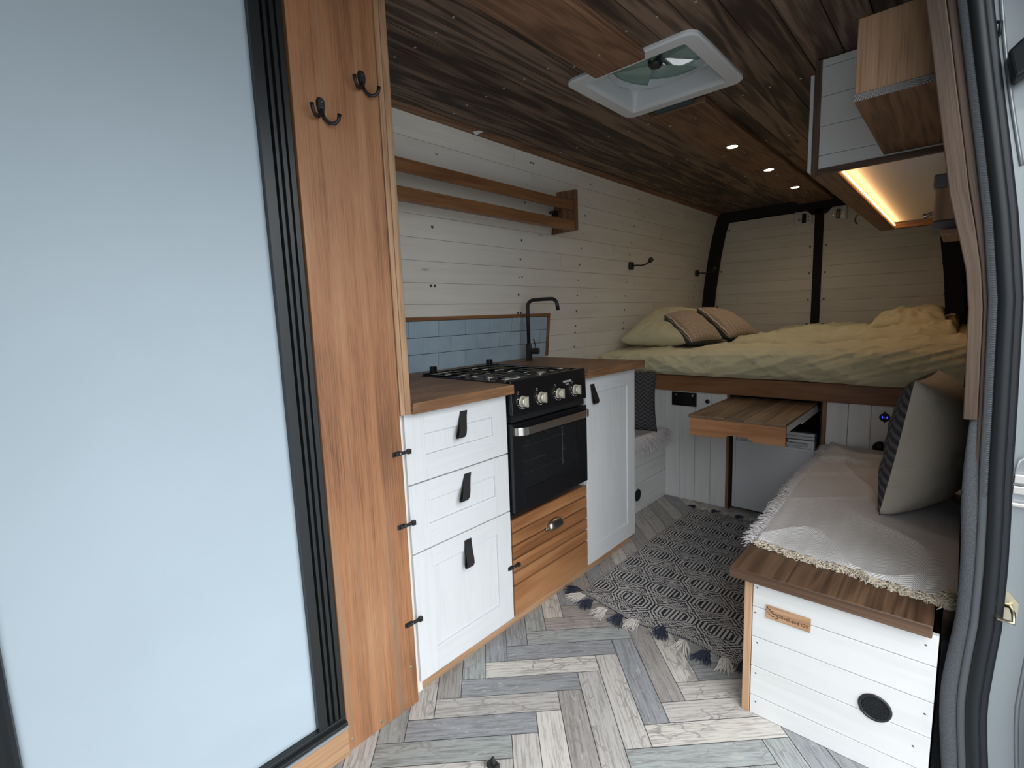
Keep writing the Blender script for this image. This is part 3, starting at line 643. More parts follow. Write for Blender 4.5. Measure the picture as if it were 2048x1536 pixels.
# drawer cabinet
def strap(mb, y, ztop, ln, w, lean=0.0, x=KX):
    """leather loop strap; hangs from ztop, bulging off the face"""
    n = 10; th = .0022
    cen = [(.0015, 0.0), (.006, -.2), (.014, -.45), (.022, -.68), (.026, -.86), (.022, -.98), (.014, -1.0), (.010, -.92), (.008, -.6), (.004, -.3), (.0012, -.06)]
    for i in range(len(cen) - 1):
        (xa, za), (xb, zb) = cen[i], cen[i + 1]
        ya, yb = lean * -za, lean * -zb
        nx, nz_ = (zb - za) * ln, -(xb - xa); l_ = math.hypot(nx, nz_); nx, nz_ = nx / l_ * th, nz_ / l_ * th
        A0 = (x + xa, ztop + za * ln); B0 = (x + xb, ztop + zb * ln)
        mb.hexa([(A0[0], y - w / 2 + ya, A0[1]), (A0[0], y + w / 2 + ya, A0[1]), (A0[0] + nx, y + w / 2 + ya, A0[1] + nz_), (A0[0] + nx, y - w / 2 + ya, A0[1] + nz_),
                 (B0[0], y - w / 2 + yb, B0[1]), (B0[0], y + w / 2 + yb, B0[1]), (B0[0] + nx, y + w / 2 + yb, B0[1] + nz_), (B0[0] + nx, y - w / 2 + yb, B0[1] + nz_)], 2)
def shaker(name, parent, y0, y1, z0, z1, st, rt, rb, mat):
    mb = MB(); x0 = KX - .018
    mb.box(x0, KX, y0, y0 + st, z0, z1, 'z', r=.3); mb.box(x0, KX, y1 - st, y1, z0, z1, 'z', r=.7)
    mb.box(x0, KX, y0 + st, y1 - st, z1 - rt, z1, 'y', r=.5); mb.box(x0, KX, y0 + st, y1 - st, z0, z0 + rb, 'y', r=.1)
    mb.box(x0, KX - .0065, y0 + st, y1 - st, z0 + rb, z1 - rt, 'z', r=.9)
    return mb.build(name, mat, parent, bevel=.0012)
cab = thing('drawer_cabinet', 'white three-drawer kitchen cabinet beside the stained pine board', 'cabinet', (-1.45, 1.03, 0))
mb = MB(); mb.box(-1.75, KX - .020, .835, 1.250, .034, .884, 'z'); mb.build('carcass', M['cabwhite'], cab)
dr = []
for z0, z1, zt_, rb in ((.6695, .882, .070, .078), (.4545, .6655, .062, .075), (.0365, .4505, .062, .082)):
    dr.append(shaker('drawer_front', cab, .822, 1.253, z0, z1, .070, zt_, rb, M['white_door']))
for d, y, zt_, ln, lean in ((dr[0], 1.052, .857, .082, -.034), (dr[1], 1.056, .648, .082, -.038), (dr[2], 1.042, .424, .088, -.014)):
    mb = MB(); strap(mb, y, zt_, ln, .030, lean); mb.build('strap_handle', M['leather'], d)
# toggle catches
def catch(loc, label, flip=1):
    x, y, z = loc; t = thing('door_catch', label, 'catch', loc, 'black toggle catches')
    mb = MB(); mb.box(x, x + .003, y - .028, y - .004, z - .007, z + .007, 'y'); mb.build('base_plate', M['blackmat'], t, bevel=.001)
    mb = MB(); mb.box(x + .002, x + .009, y - .022, y + .028, z - .0045, z + .0045, 'y'); mb.box(x + .001, x + .012, y + .018, y + .030, z - .007, z + .007, 'y'); mb.build('toggle_arm', M['blackmat'], t, bevel=.0015)
    lathe_obj('pivot', (x + .009, y - .005, z), (1, 0, 0), [(0, 0), (.003, 0), (.0025, .0015), (0, .0015)], M['steeldark'], t, 10)
catch((PXB, .790, .780), 'small black toggle catch at the left edge of the top kitchen drawer')
catch((PXB, .790, .566), 'small black toggle catch at the left edge of the middle kitchen drawer')
catch((PXB, .792, .263), 'small black toggle catch at the left edge of the bottom kitchen drawer')
catch((KX + .001, 1.257, .238), 'small black toggle catch between the bottom drawer and the slatted pine panel')
# right cabinet
cab2 = thing('tall_cabinet', 'white single-door kitchen cabinet on the far side of the black cooker', 'cabinet', (-1.45, 1.96, 0))
mb = MB(); mb.box(-1.75, KX - .020, 1.755, 2.170, .034, .884, 'z'); mb.build('carcass', M['cabwhite'], cab2)
dd = shaker('door', cab2, 1.753, 2.176, .036, .882, .070, .074, .076, M['white_door'])
mb = MB(); strap(mb, 1.800, .850, .086, .030, .004); mb.build('strap_handle', M['leather'], dd)
# slatted panel under the cooker
sl = thing('slatted_drawer', 'pine drawer front with grooved horizontal slats under the black oven', 'drawer', (-1.3, 1.5, 0))
mb = MB(); zs = [.4105, .358, .307, .256, .204, .152]
for i in range(5): mb.box(KX - .012, KX - .001, 1.262, 1.7475, zs[i + 1] + .0075, zs[i], 'y', r=.1 + .17 * i)
mb.box(KX - .012, KX - .001, 1.262, 1.7475, .036, .1515, 'y', r=.93)
sp_o = mb.build('slat_front', M['pine_mid'], sl, bevel=.0012)
mb = MB(); mb.box(-1.60, KX - .0125, 1.264, 1.746, .036, .405, 'y'); mb.build('drawer_box', M['darktrim'], sl)
mb = MB()
def cupf(u, v):
    a = PI * u; y = 1.510 - .044 * math.cos(a); h = math.sin(a)
    ph = v * PI / 2
    return (KX + .024 * math.sin(ph) * (h ** .5 if h > 0 else 0) , y, .308 + .032 * math.cos(ph) * (max(h, 0) ** .5) )
mb.grid(cupf, 18, 8)
mb.lathe((KX, 1.462, .308), (1, 0, 0), [(0, .0), (.008, 0), (.007, .003), (0, .003)], 10); mb.lathe((KX, 1.558, .308), (1, 0, 0), [(0, .0), (.008, 0), (.007, .003), (0, .003)], 10)
mb.build('cup_handle', M['steeldark'], sp_o, smooth=True, solid=.0015)

# worktop (one continuous dark wooden top around the cooker)
mb = MB()
mb.box(-1.80, -1.145, .833, 1.262, .884, .917, 'y', r=.5); mb.box(-1.80, -1.145, 1.725, 2.215, .884, .917, 'y', r=.5); mb.box(-1.80, -1.68, 1.262, 1.725, .884, .917, 'y', r=.5)
tag(mb.build('worktop', M['oak'], bevel=.002), 'thick dark oiled wooden kitchen worktop around the cooker', 'worktop')

# cooker
ck = thing('cooker', 'black freestanding gas cooker with four knobs and glass oven door', 'cooker', (-1.4, 1.49, .42))
CX = -1.16; Y0, Y1 = 1.266, 1.722
mb = MB(); mb.box(-1.655, CX - .03, Y0, 1.312, .425, .90, 'y'); mb.box(-1.655, CX - .03, 1.656, Y1, .425, .90, 'y'); mb.box(-1.655, CX - .03, 1.312, 1.656, .714, .90, 'y'); mb.box(-1.655, CX - .03, 1.312, 1.656, .425, .52, 'y'); mb.box(-1.655, -1.60, 1.312, 1.656, .52, .714, 'y'); mb.build('body', M['black'], ck)
mb = MB()   # hob tray with raised rim
mb.box(-1.665, CX - .012, Y0 - .001, Y1 + .001, .898, .906, 'y')
mb.box(-1.665, -1.655, Y0, Y1, .906, .930, 'y'); mb.box(-1.655, CX - .02, Y1 - .010, Y1 + .002, .906, .926, 'x'); mb.box(-1.655, CX - .02, Y0, Y0 + .006, .906, .920, 'x')
mb.build('hob_tray', M['black'], ck, bevel=.002)
mb = MB(); P8 = [(CX - .028, Y0 - .004, .800), (CX + .002, Y0 - .004, .800), (CX + .002, Y1 + .006, .800), (CX - .028, Y1 + .006, .800), (CX - .028, Y0 - .004, .928), (CX - .004, Y0 - .004, .928), (CX - .004, Y1 + .006, .928), (CX - .028, Y1 + .006, .928)]
mb.hexa(P8, 1); pan = mb.build('control_panel', M['black'], ck, bevel=.006, seg=4)
mb = MB(); mb.box(CX - .03, CX - .010, Y0, Y1, .776, .800, 'y'); mb.build('vent_slot', M['frame_black'], ck)
for y in (1.318, 1.424, 1.534, 1.646):
    mb = MB(); mb.lathe((CX + .001, y, .848), (1, 0, 0), [(.021, 0), (.021, .003), (.016, .003), (.0155, .016), (.013, .018), (0, .018)], 24)
    mb.box(CX + .006, CX + .026, y - .0035 + .003, y + .0045 + .003, .848 - .019, .848 + .019, 'z'); kb = mb.build('control_knob', M['knobm'], ck, smooth=False, bevel=.0008)
# printed marks round the knobs
for y in (1.318, 1.424, 1.534, 1.646):
    mb = MB()
    for k, a in enumerate((1.35, 2.2, 2.5, 2.8, 3.1, 3.4, 3.7)):
        yy = y - .027 * math.sin(a) * (1 if k else 0); 
        cy, cz = y + .027 * math.cos(a + PI / 2 - .2), .848 + .027 * math.sin(a + PI / 2 - .2)
        r_ = .0016 if k else .0022
        mb.lathe((CX + .0017, cy, cz), (1, 0, 0), [(0, .0004), (r_, .0004), (r_, 0)], 8)
    for k in range(12):
        a0, a1 = k * PI / 6, (k + 1) * PI / 6; q = (y - .024, .848 + .033)
        mb.face([(CX + .0016, q[0] + r_ * math.cos(a), q[1] + r_ * math.sin(a)) for r_, a in ((.005, a0), (.005, a1), (.0042, a1), (.0042, a0))])
    mb.build('dial_print', M['ink'], pan)
def text(s, size, origin, xdir, ydir, mat, parent, name='lettering', ext=.0003):
    cu = bpy.data.curves.new(name, 'FONT'); cu.body = s; cu.size = size; cu.extrude = ext; cu.align_x = 'CENTER'; cu.align_y = 'CENTER'; cu.resolution_u = 3
    o = bpy.data.objects.new(name, cu); COL.objects.link(o)
    bpy.context.view_layer.update(); dg = bpy.context.evaluated_depsgraph_get(); me = bpy.data.meshes.new_from_object(o.evaluated_get(dg)); bpy.data.objects.remove(o)
    o = bpy.data.objects.new(name, me); COL.objects.link(o); me.materials.clear(); me.materials.append(mat)
    xd = Vector(xdir).normalized(); yd = Vector(ydir).normalized(); zd = xd.cross(yd); Mx = Matrix((xd, yd, zd)).transposed().to_4x4()
    Mx.translation = Vector(origin) - (WL[parent] if parent else Vector()); me.transform(Mx)
    if parent: o.parent = parent; WL[o] = WL[parent]
    else: WL[o] = Vector()
    return o
text('THETFORD', .0115, (CX + .0022, 1.590, .888), (0, 1, 0), (-.03, 0, 1), M['ink'], pan)
text('TRIPLEX', .006, (CX + .0025, 1.590, .877), (0, 1, 0), (-.03, 0, 1), M['ink'], pan)
# oven door: frame around a glass window, steel handle
mb = MB(); dz0, dz1 = .443, .772; wy0, wy1, wz0, wz1 = 1.312, 1.655, .520, .712; x0, x1 = CX - .026, CX + .001
mb.box(x0, x1, Y0 - .006, wy0, dz0, dz1, 'z'); mb.box(x0, x1, wy1, Y1 + .004, dz0, dz1, 'z'); mb.box(x0, x1, wy0, wy1, wz1, dz1, 'y'); mb.box(x0, x1, wy0, wy1, dz0, wz0, 'y')
od = mb.build('oven_door', M['black'], ck, bevel=.0015)
mb = MB(); mb.box(x1 - .006, x1 - .003, wy0, wy1, wz0, wz1, 'y'); mb.build('window_glass', M['glass'], od)
mb = MB()
pth = [(CX - .002, 1.272, 0), (CX + .012, 1.276, 0), (CX + .024, 1.290, 0), (CX + .029, 1.31, 0), (CX + .029, 1.68, 0), (CX + .026, 1.70, 0), (CX + .014, 1.712, 0), (CX - .002, 1.716, 0)]
for i in range(len(pth) - 1):
    a, b_ = Vector(pth[i]), Vector(pth[i + 1]); d = (b_ - a).normalized(); n_ = Vector((d.y, -d.x, 0)) * .003
    mb.hexa([a + Vector((0, 0, .731)), a + n_ + Vector((0, 0, .731)), b_ + n_ + Vector((0, 0, .731)), b_ + Vector((0, 0, .731)), a + Vector((0, 0, .759)), a + n_ + Vector((0, 0, .759)), b_ + n_ + Vector((0, 0, .759)), b_ + Vector((0, 0, .759))], 1)
mb.build('oven_handle', M['chrome'], od, weld=True, bevel=.001)
mb = MB()    # oven racks and side rail seen through the glass
for z in (.56, .665):
    mb.tube([(-1.20, 1.33, z), (-1.20, 1.62, z)], .0022, 6); mb.tube([(-1.30, 1.33, z), (-1.30, 1.62, z)], .0018, 6)
    for k in range(9): mb.tube([(-1.20, 1.34 + k * .033, z), (-1.42, 1.34 + k * .033, z)], .0012, 5)
for z in (.545, .60, .66, .695): mb.tube([(-1.20, 1.632, z), (-1.195, 1.600, z), (-1.195, 1.600, z + .016), (-1.21, 1.626, z + .016)], .0018, 6)
mb.tube([(-1.196, 1.60, .54), (-1.196, 1.60, .70)], .0022, 6)
mb.build('oven_rack', M['chrome'], ck)
# black cavity behind the glass is the body front; wire pan support
mb = MB(); zg = .925; rw = .0018
for xx in (-1.62, -1.555, -1.475, -1.40, -1.31, -1.235):
    mb.tube([(xx, Y0 + .030, zg), (xx, Y0 + .205, zg)], rw, 7); mb.tube([(xx, Y1 - .215, zg), (xx, Y1 - .045, zg)], rw, 7)
for yy in (Y0 + .055, Y0 + .115, Y0 + .175, Y1 - .19, Y1 - .13, Y1 - .07):
    mb.tube([(-1.625, yy, zg + .004), (-1.45, yy, zg + .004)], rw, 7); mb.tube([(-1.41, yy, zg + .004), (-1.225, yy, zg + .004)], rw, 7)
for yy in (Y0 + .022, Y1 - .034):
    mb.tube([(-1.63, yy, .908), (-1.625, yy, zg), (-1.22, yy, zg), (-1.205, yy, .908)], rw, 7)
mb.tube([(-1.635, Y0 + .022, zg), (-1.635, Y1 - .034, zg)], rw, 7); mb.tube([(-1.215, Y0 + .022, zg), (-1.215, Y1 - .034, zg)], rw, 7)
mb.build('pan_support', M['wire'], ck, smooth=True)
for i, (bx, by, r_) in enumerate(((-1.52, Y0 + .115, .030), (-1.52, Y1 - .125, .022), (-1.31, Y0 + .115, .022), (-1.31, Y1 - .125, .036))):
    mb = MB(); mb.lathe((bx, by, .906), (0, 0, 1), [(r_ + .008, 0), (r_ + .006, .005), (r_ * .9, .007), (r_ * .9, .012), (r_, .012), (r_, .016), (0, .017)], 24); b_ = mb.build('burner', M['blackmat'] if i != 3 else M['steeldark'], ck, smooth=False)
mb = MB(); mb.lathe((-1.44, 1.43, .906), (0, 0, 1), [(.02, 0), (.02, .01), (.012, .018), (0, .02)], 16); mb.build('burner_cap', M['chrome'], ck)
for y in (1.318, 1.655):
    mb = MB(); mb.box(-1.668, -1.642, y - .012, y + .012, .900, .955, 'z'); mb.box(-1.655, -1.630, y - .007, y + .007, .906, .928, 'z'); mb.build('lid_hinge', M['black'], ck, bevel=.005, seg=3)
for x, y in ((-1.63, 1.7105), (-1.2, 1.7105)):
    lathe_obj('screw', (x, y, .916), (0, -1, 0), [(0, 0), (.004, 0), (.003, .0015), (0, .0015)], M['screwc'], ck, 8)

# tiles + frame
spb = thing('splashback', 'pale blue brick-tile splashback in a thin wooden frame behind the hob', 'splashback', (-1.80, 1.5, .917))
mb = MB(); zt_ = [.918, .998, 1.0725, 1.1455]
def wlb(z): return wl(z) + .001
def slab(mb, y0, y1, z0, z1, d0, d1, m=0, g=1, r=None):
    mb.hexa([(wlb(z0) + d0, y0, z0), (wlb(z0) + d1, y0, z0), (wlb(z0) + d1, y1, z0), (wlb(z0) + d0, y1, z0), (wlb(z1) + d0, y0, z1), (wlb(z1) + d1, y0, z1), (wlb(z1) + d1, y1, z1), (wlb(z1) + d0, y1, z1)], g, m, r)
slab(mb, .84, 2.262, .918, 1.1455, 0, .005, 1)
for i in range(3):
    off = 1.463 - .166 if i != 1 else 1.373
    y = off - .166 * 4
    while y < 2.26:
        a, b_ = max(y + .001, .84), min(y + .165, 2.262)
        if b_ - a > .012: slab(mb, a, b_, zt_[i] + .001, zt_[i + 1] - .001, .003, .0085)
        y += .166
mb.build('tiles', [M['tile'], M['grout']], spb, bevel=.0012)
mb = MB(); slab(mb, .84, 2.283, 1.1465, 1.163, -.001, .014, g=1, r=.6); slab(mb, 2.264, 2.283, .918, 1.1460, -.001, .014, g=2, r=.4); mb.build('frame', M['pine'], spb, bevel=.002)
# tap
tp = thing('tap', 'tall matt black kitchen tap with bent spout behind the hob', 'tap', (-1.70, 2.0, .917))
lathe_obj('base', (-1.70, 2.0, .917), (0, 0, 1), [(.020, 0), (.020, .003), (.017, .004), (.0165, .085), (.011, .088), (.011, .092)], M['blackmat'], tp)
mb = MB(); P0 = [(-1.70, 2.0, 1.005), (-1.70, 2.0, 1.17)]
for k in range(1, 8):
    a = k / 7 * PI / 2; P0.append((-1.70 + .035 * (1 - math.cos(a)), 2.0 + .012 * (1 - math.cos(a)), 1.198 + .035 * math.sin(a)))
P0 += [(-1.60, 2.03, 1.234)]
for k in range(1, 8):
    a = k / 7 * PI / 2 * .93; P0.append((-1.575 + .030 * math.sin(a), 2.04 + .010 * math.sin(a), 1.234 - .030 * (1 - math.cos(a))))
P0 += [(-1.541, 2.053, 1.175)]
mb.tube(P0, .0095, 14); mb.build('spout', M['blackmat'], tp, smooth=True)
mb = MB(); mb.tube([(-1.70, 2.0, .967), (-1.648, 2.02, .967)], .016, 16); lv = mb.build('valve', M['blackmat'], tp, smooth=False, bevel=.001)
mb = MB(); mb.tube([(-1.665, 2.014, .975), (-1.672, 2.02, 1.0), (-1.685, 2.022, 1.03)], .0028, 8); mb.build('lever', M['blackmat'], lv, smooth=True)
# plate rack / shelf rails
sh = thing('wall_rack', 'two-rail reddish pine wall rack with end bracket, above the hob', 'shelf', (-1.6, 1.5, 1.6))
mb = MB(); mb.box(-1.598, -1.578, .84, 2.262, 1.700, 1.748, 'y', r=.3); mb.build('upper_rail', M['pine'], sh, bevel=.002)
mb = MB(); mb.box(-1.612, -1.572, .84, 2.262, 1.597, 1.644, 'y', r=.8); mb.build('lower_rail', M['pine'], sh, bevel=.002)
mb = MB(); mb.hexa([(wl(1.59), 2.262, 1.592), (-1.565, 2.262, 1.597), (-1.565, 2.282, 1.597), (wl(1.59), 2.282, 1.592), (wl(1.8) , 2.262, 1.812), (-1.565, 2.262, 1.804), (-1.565, 2.282, 1.804), (wl(1.8), 2.282, 1.812)], 2, 0, .2)
mb.build('end_bracket', M['oak'], sh, bevel=.002)
lathe_obj('end_disc', (-1.60, 2.285, 1.645), (0, 1, 0), [(.0, -.002), (.026, -.002), (.026, .004), (0, .004)], M['blackmat'], sh)
mb = MB(); mb.tube([(-1.70, 2.262, 1.700), (-1.70, 2.21, 1.700), (-1.66, 2.20, 1.699)], .006, 8); mb.box(-1.72, -1.68, 2.247, 2.262, 1.685, 1.712, 'x'); mb.build('bracket_hook', M['blackmat'], sh)
# reading lamps
def lamp(loc, label):
    x, y, z = loc; t = thing('reading_lamp', label, 'lamp', loc, 'reading lamps above the bed')
    mb = MB(); mb.box(x, x + .022, y - .026, y + .026, z - .026, z + .026, 'y'); mb.build('base', M['blackmat'], t, bevel=.009, seg=4)
    mb = MB(); mb.tube([(x + .02, y, z), (x + .05, y + .003, z + .0), (x + .085, y + .006, z - .004), (x + .12, y + .006, z + .002), (x + .145, y + .006, z + .016)], .0048, 10); mb.build('gooseneck', M['blackmat'], t, smooth=True)
    h = lathe_obj('lamp_head', (x + .138, y + .006, z + .010), (.6, -.25, .45), [(0, 0), (.008, .001), (.013, .012), (.0165, .030), (.0165, .038), (.012, .038)], M['blackmat'], t, 18, caps=False)
    lathe_obj('lens', (x + .138, y + .006, z + .010), (.6, -.25, .45), [(0, .0375), (.012, .0375)], M['chrome'], h, 18, False)
    return t
L1 = lamp((wl(1.47), 3.17, 1.470), 'black gooseneck reading lamp on the white plank wall, nearer the kitchen')
copy_tree(L1, (0, 1.15, -.006), 'black gooseneck reading lamp on the wall beside the rear door post')
PSY = 1.62
# scrap of paper caught in the cornice
mb = MB(); mb.face([(-1.640, PSY - .022, 1.956), (-1.632, PSY + .014, 1.965), (-1.622, PSY + .026, 1.960), (-1.630, PSY + .004, 1.948), (-1.634, PSY - .012, 1.940)]); tag(mb.build('paper_scrap', M['paper'], solid=.001), 'small white scrap of torn paper stuck at the ceiling cornice above the rack', 'paper')

# ------------------------------------------------------------------ bed base (bulkhead), sockets, fridge, pull-out table
YB = 2.865
bed = thing('bed_base', 'raised bed base: brown pine rail over white vertical planks', 'bed', (-.9, YB, 0))
mb = MB(); mb.box(wl(.7), wr(.7), YB - .022, YB, .673, .768, 'x', r=.35); mb.build('rail', M['pine'], bed, bevel=.003)
def vplanks(name, x0, x1, z0=.0, z1=.68, yb=YB, w=.098, ph=0.0):
    mb = MB(); x = x0 - ph
    while x < x1 - .004:
        a, b_ = max(x, x0) + .0008, min(x + w, x1) - .0008
        if b_ > a: mb.box(a, b_, yb, yb + .015, z0, z1, 'z')
        x += w
    return mb.build(name, M['white_bright'], bed, bevel=.0012)
vplanks('plank_panel', -1.800, -.972, w=.0935, ph=.01)
vplanks('plank_panel', -.488, .00, w=.0915)
for x0, x1 in ((-.972, -.956), (-.506, -.488)):
    mb = MB(); mb.box(x0, x1, YB - .004, YB + .10, 0, .675, 'z', r=.3); mb.build('opening_post', M['pine'], bed, bevel=.001)
mb = MB()
mb.box(-.956, -.948, YB + .0, YB + .55, 0, .675, 'z'); mb.box(-.514, -.506, YB + .0, YB + .55, 0, .675, 'z'); mb.box(-.956, -.506, YB + .55, YB + .56, 0, .675, 'z')
mb.build('opening_lining', M['feltdark'], bed)
mb = MB(); mb.box(-1.79, -.01, YB + .02, 4.59, .69, .72, 'x'); mb.build('slat_platform', M['oak'], bed)
# double socket
sk = thing('double_socket', 'glossy black double power socket on the white planks left of the pull-out table', 'socket', (-1.22, YB, .58))
mb = MB(); mb.box(-1.297, -1.145, YB - .010, YB, .582, .664, 'x'); pl = mb.build('face_plate', M['black'], sk, bevel=.003)
for x in (-1.275, -1.175):
    mb = MB(); mb.box(x, x + .012, YB - .013, YB - .009, .642, .656, 'z'); mb.build('rocker_switch', M['steeldark'], sk, bevel=.001)
for x in (-1.262, -1.182):
    mb = MB(); mb.box(x - .003, x + .003, YB - .0108, YB - .0100, .618, .627, 'z'); mb.box(x - .015, x - .009, YB - .0108, YB - .0100, .604, .608, 'x'); mb.box(x + .009, x + .015, YB - .0108, YB - .0100, .604, .608, 'x')
    mb.build('pin_holes', M['blackmat'], pl)
rs = thing('round_switch', 'small round black push switch right of the double socket', 'switch', (-1.083, YB, .62))
lathe_obj('bezel', (-1.083, YB, .620), (0, -1, 0), [(.013, 0), (.013, .003), (.010, .004)], M['blackmat'], rs)
lathe_obj('button', (-1.083, YB, .620), (0, -1, 0), [(.0095, .002), (.009, .006), (0, .007)], M['black'], rs)
us = thing('usb_voltmeter', 'round black socket with blue digits on the planks above the bench blanket', 'socket', (-.252, YB, .617))
lathe_obj('bezel', (-.252, YB, .617), (0, -1, 0), [(.021, 0), (.021, .004), (.017, .006), (.017, .003), (0, .003)], M['black'], us)
mb = MB(); mb.box(-.255, -.249, YB - .004, YB, .590, .645, 'z'); mb.build('mount_tab', M['black'], us, bevel=.001)
t_ = text('14.1', .014, (-.252, YB - .0036, .617), (1, 0, 0), (0, 0, 1), M['bluelcd'], us, 'digits')
hn = thing('dc_socket', 'round black ribbed outlet half hidden behind the grey knitted cushion', 'socket', (-.262, YB, .47))
lathe_obj('housing', (-.262, YB, .470), (0, -1, 0), [(.030, 0), (.030, .010), (.024, .014), (.024, .008), (.018, .008), (.018, .016), (0, .016)], M['black'], hn)
# fridge
fr = thing('fridge', 'small silver-grey fridge in the opening under the bed', 'fridge', (-.735, 2.9, .006))
mb = MB(); mb.box(-.935, -.528, YB + .03, YB + .47, .006, .495, 'z'); mb.build('cabinet', M['frame_black'], fr, bevel=.003)
mb = MB(); mb.box(-.935, -.534, YB + .002, YB + .03, .480, .497, 'x'); mb.box(-.935, -.534, YB + .004, YB + .03, .462, .479, 'x'); mb.build('top_trim', M['silverdark'], fr, bevel=.002)
mb = MB(); yy = YB - .001
mb.box(-.935, -.920, yy, yy + .028, .020, .458, 'z'); mb.box(-.549, -.534, yy, yy + .028, .020, .458, 'z'); mb.box(-.920, -.549, yy, yy + .028, .398, .414, 'x'); mb.box(-.920, -.549, yy, yy + .028, .446, .458, 'x'); mb.box(-.920, -.549, yy, yy + .028, .020, .030, 'x')
mb.box(-.920, -.549, yy + .010, yy + .028, .414, .446, 'x'); mb.box(-.920, -.549, yy + .003, yy + .028, .030, .398, 'x')
fd = mb.build('fridge_door', M['silverdoor'], fr, bevel=.002)
mb = MB(); mb.box(-.90, -.565, yy - .004, yy + .012, .424, .442, 'x'); mb.build('door_handle', M['silverdark'], fd, bevel=.005, seg=3)
# pull-out table
tb = thing('pull_out_table', 'wooden pull-out table sliding out from under the bed rail above the fridge', 'table', (-.74, 2.55, .55))
mb = MB()
for i in range(5):
    x0 = -.955 + i * .0845; mb.box(x0 + .0003, x0 + .0842, 2.282, 2.90, .644, .658, 'y')
mb.build('table_top', M['tabletop'], tb, bevel=.003)
mb = MB(); xa, xb, ya, yb = -.952, -.536, 2.295, 2.317; z1, z0 = .6435, .558
outl = [(xa, z0), (-.80, z0)] + [(-.80 + .035 * t, z0 + .018 * (1 - math.cos(PI * t)) / 2) for t in [k / 6 for k in range(1, 7)]] + [(-.70 + .045 * t, z0 + .018 * (1 + math.cos(PI * t)) / 2) for t in [k / 6 for k in range(0, 7)]] + [(xb, z0), (xb, z1), (xa, z1)]
fa = [(p[0], ya, p[1]) for p in outl]; fb_ = [(p[0], yb, p[1]) for p in outl]
uvf = [(p[0], p[1] + 3.3) for p in outl]
mb.face(fa, uvf, 0, .6); mb.face(fb_[::-1], uvf[::-1], 0, .6)
for k in range(len(fa)): k2 = (k + 1) % len(fa); mb.face([fa[k], fb_[k], fb_[k2], fa[k2]], [(fa[k][0], 0), (fa[k][0], .02), (fa[k2][0], .02), (fa[k2][0], 0)], 0, .6)
mb.build('fascia', M['pine_mid'], tb, bevel=.0015)
for x in (-.950, -.545):
    mb = MB(); mb.box(x, x + .009, 2.32, 2.92, .612, .643, 'y'); mb.box(x + .002, x + .007, 2.60, 3.2, .600, .612, 'y'); rn = mb.build('drawer_runner', M['whiteplastic'] if x > -.7 else M['chrome'], tb, bevel=.001)
mb = MB(); mb.box(-.553, -.536, 2.31, 2.335, .575, .592, 'y'); mb.build('stop_block', M['blackmat'], tb, bevel=.003)

# ------------------------------------------------------------------ cushions helper
def cushion(name, P00, P10, P11, P01, th, mats, parent=None, nu=36, nv=36, wr_=.006, seed=0, us=.45, vs=.45, pinch=.5, back=1, sag=0.0, off=.5, uo=0.0):
    """P00->P10 along u, P00->P01 along v; front side is +n = u x v"""
    P00, P10, P11, P01 = map(Vector, (P00, P10, P11, P01)); nrm = ((P10 - P00).cross(P01 - P00)).normalized()
    def surf(sgn):
        def f(u, v):
            a, b_ = 2 * u - 1, 2 * v - 1
            # slightly concave sides, pointed corners
            ka = 1 - .06 * (1 - b_ * b_) * 0 ; pa = a * (1 - .055 * (1 - abs(a)) * 0) 
            sh = 1 - .05 * (1 - a * a) * abs(b_) ** 4; sv = 1 - .05 * (1 - b_ * b_) * abs(a) ** 4
            uu, vv = .5 + a * sv / 2, .5 + b_ * sh / 2
            p = (P00 * (1 - uu) + P10 * uu) * (1 - vv) + (P01 * (1 - uu) + P11 * uu) * vv
            h = (max(0, 1 - abs(a) ** 2.4) ** pinch) * (max(0, 1 - abs(b_) ** 2.4) ** pinch)
            w = nz((p.x * 1.6, p.y, p.z * 1.3), 9, seed) * wr_ + nz(p, 24, seed + 5) * wr_ * .5
            rad = 1 - min(1, max(abs(a), abs(b_)))
            w += wr_ * .9 * math.sin(14 * math.atan2(b_, a) + seed) * (1 - rad) * h ** .5 * .6
            return p + nrm * (sgn * th * h * (off if sgn > 0 else 1 - off) * 1.0 + w * h * sgn)
        return f
    mb = MB()
    mb.grid(surf(1), nu, nv, 0, us, vs, uo=uo)
    b = len(mb.f); mb.grid(lambda u, v: surf(-1)(1 - u, v), nu, nv, 1, us, vs)
    return mb.build(name, mats, parent, smooth=True, weld=True)
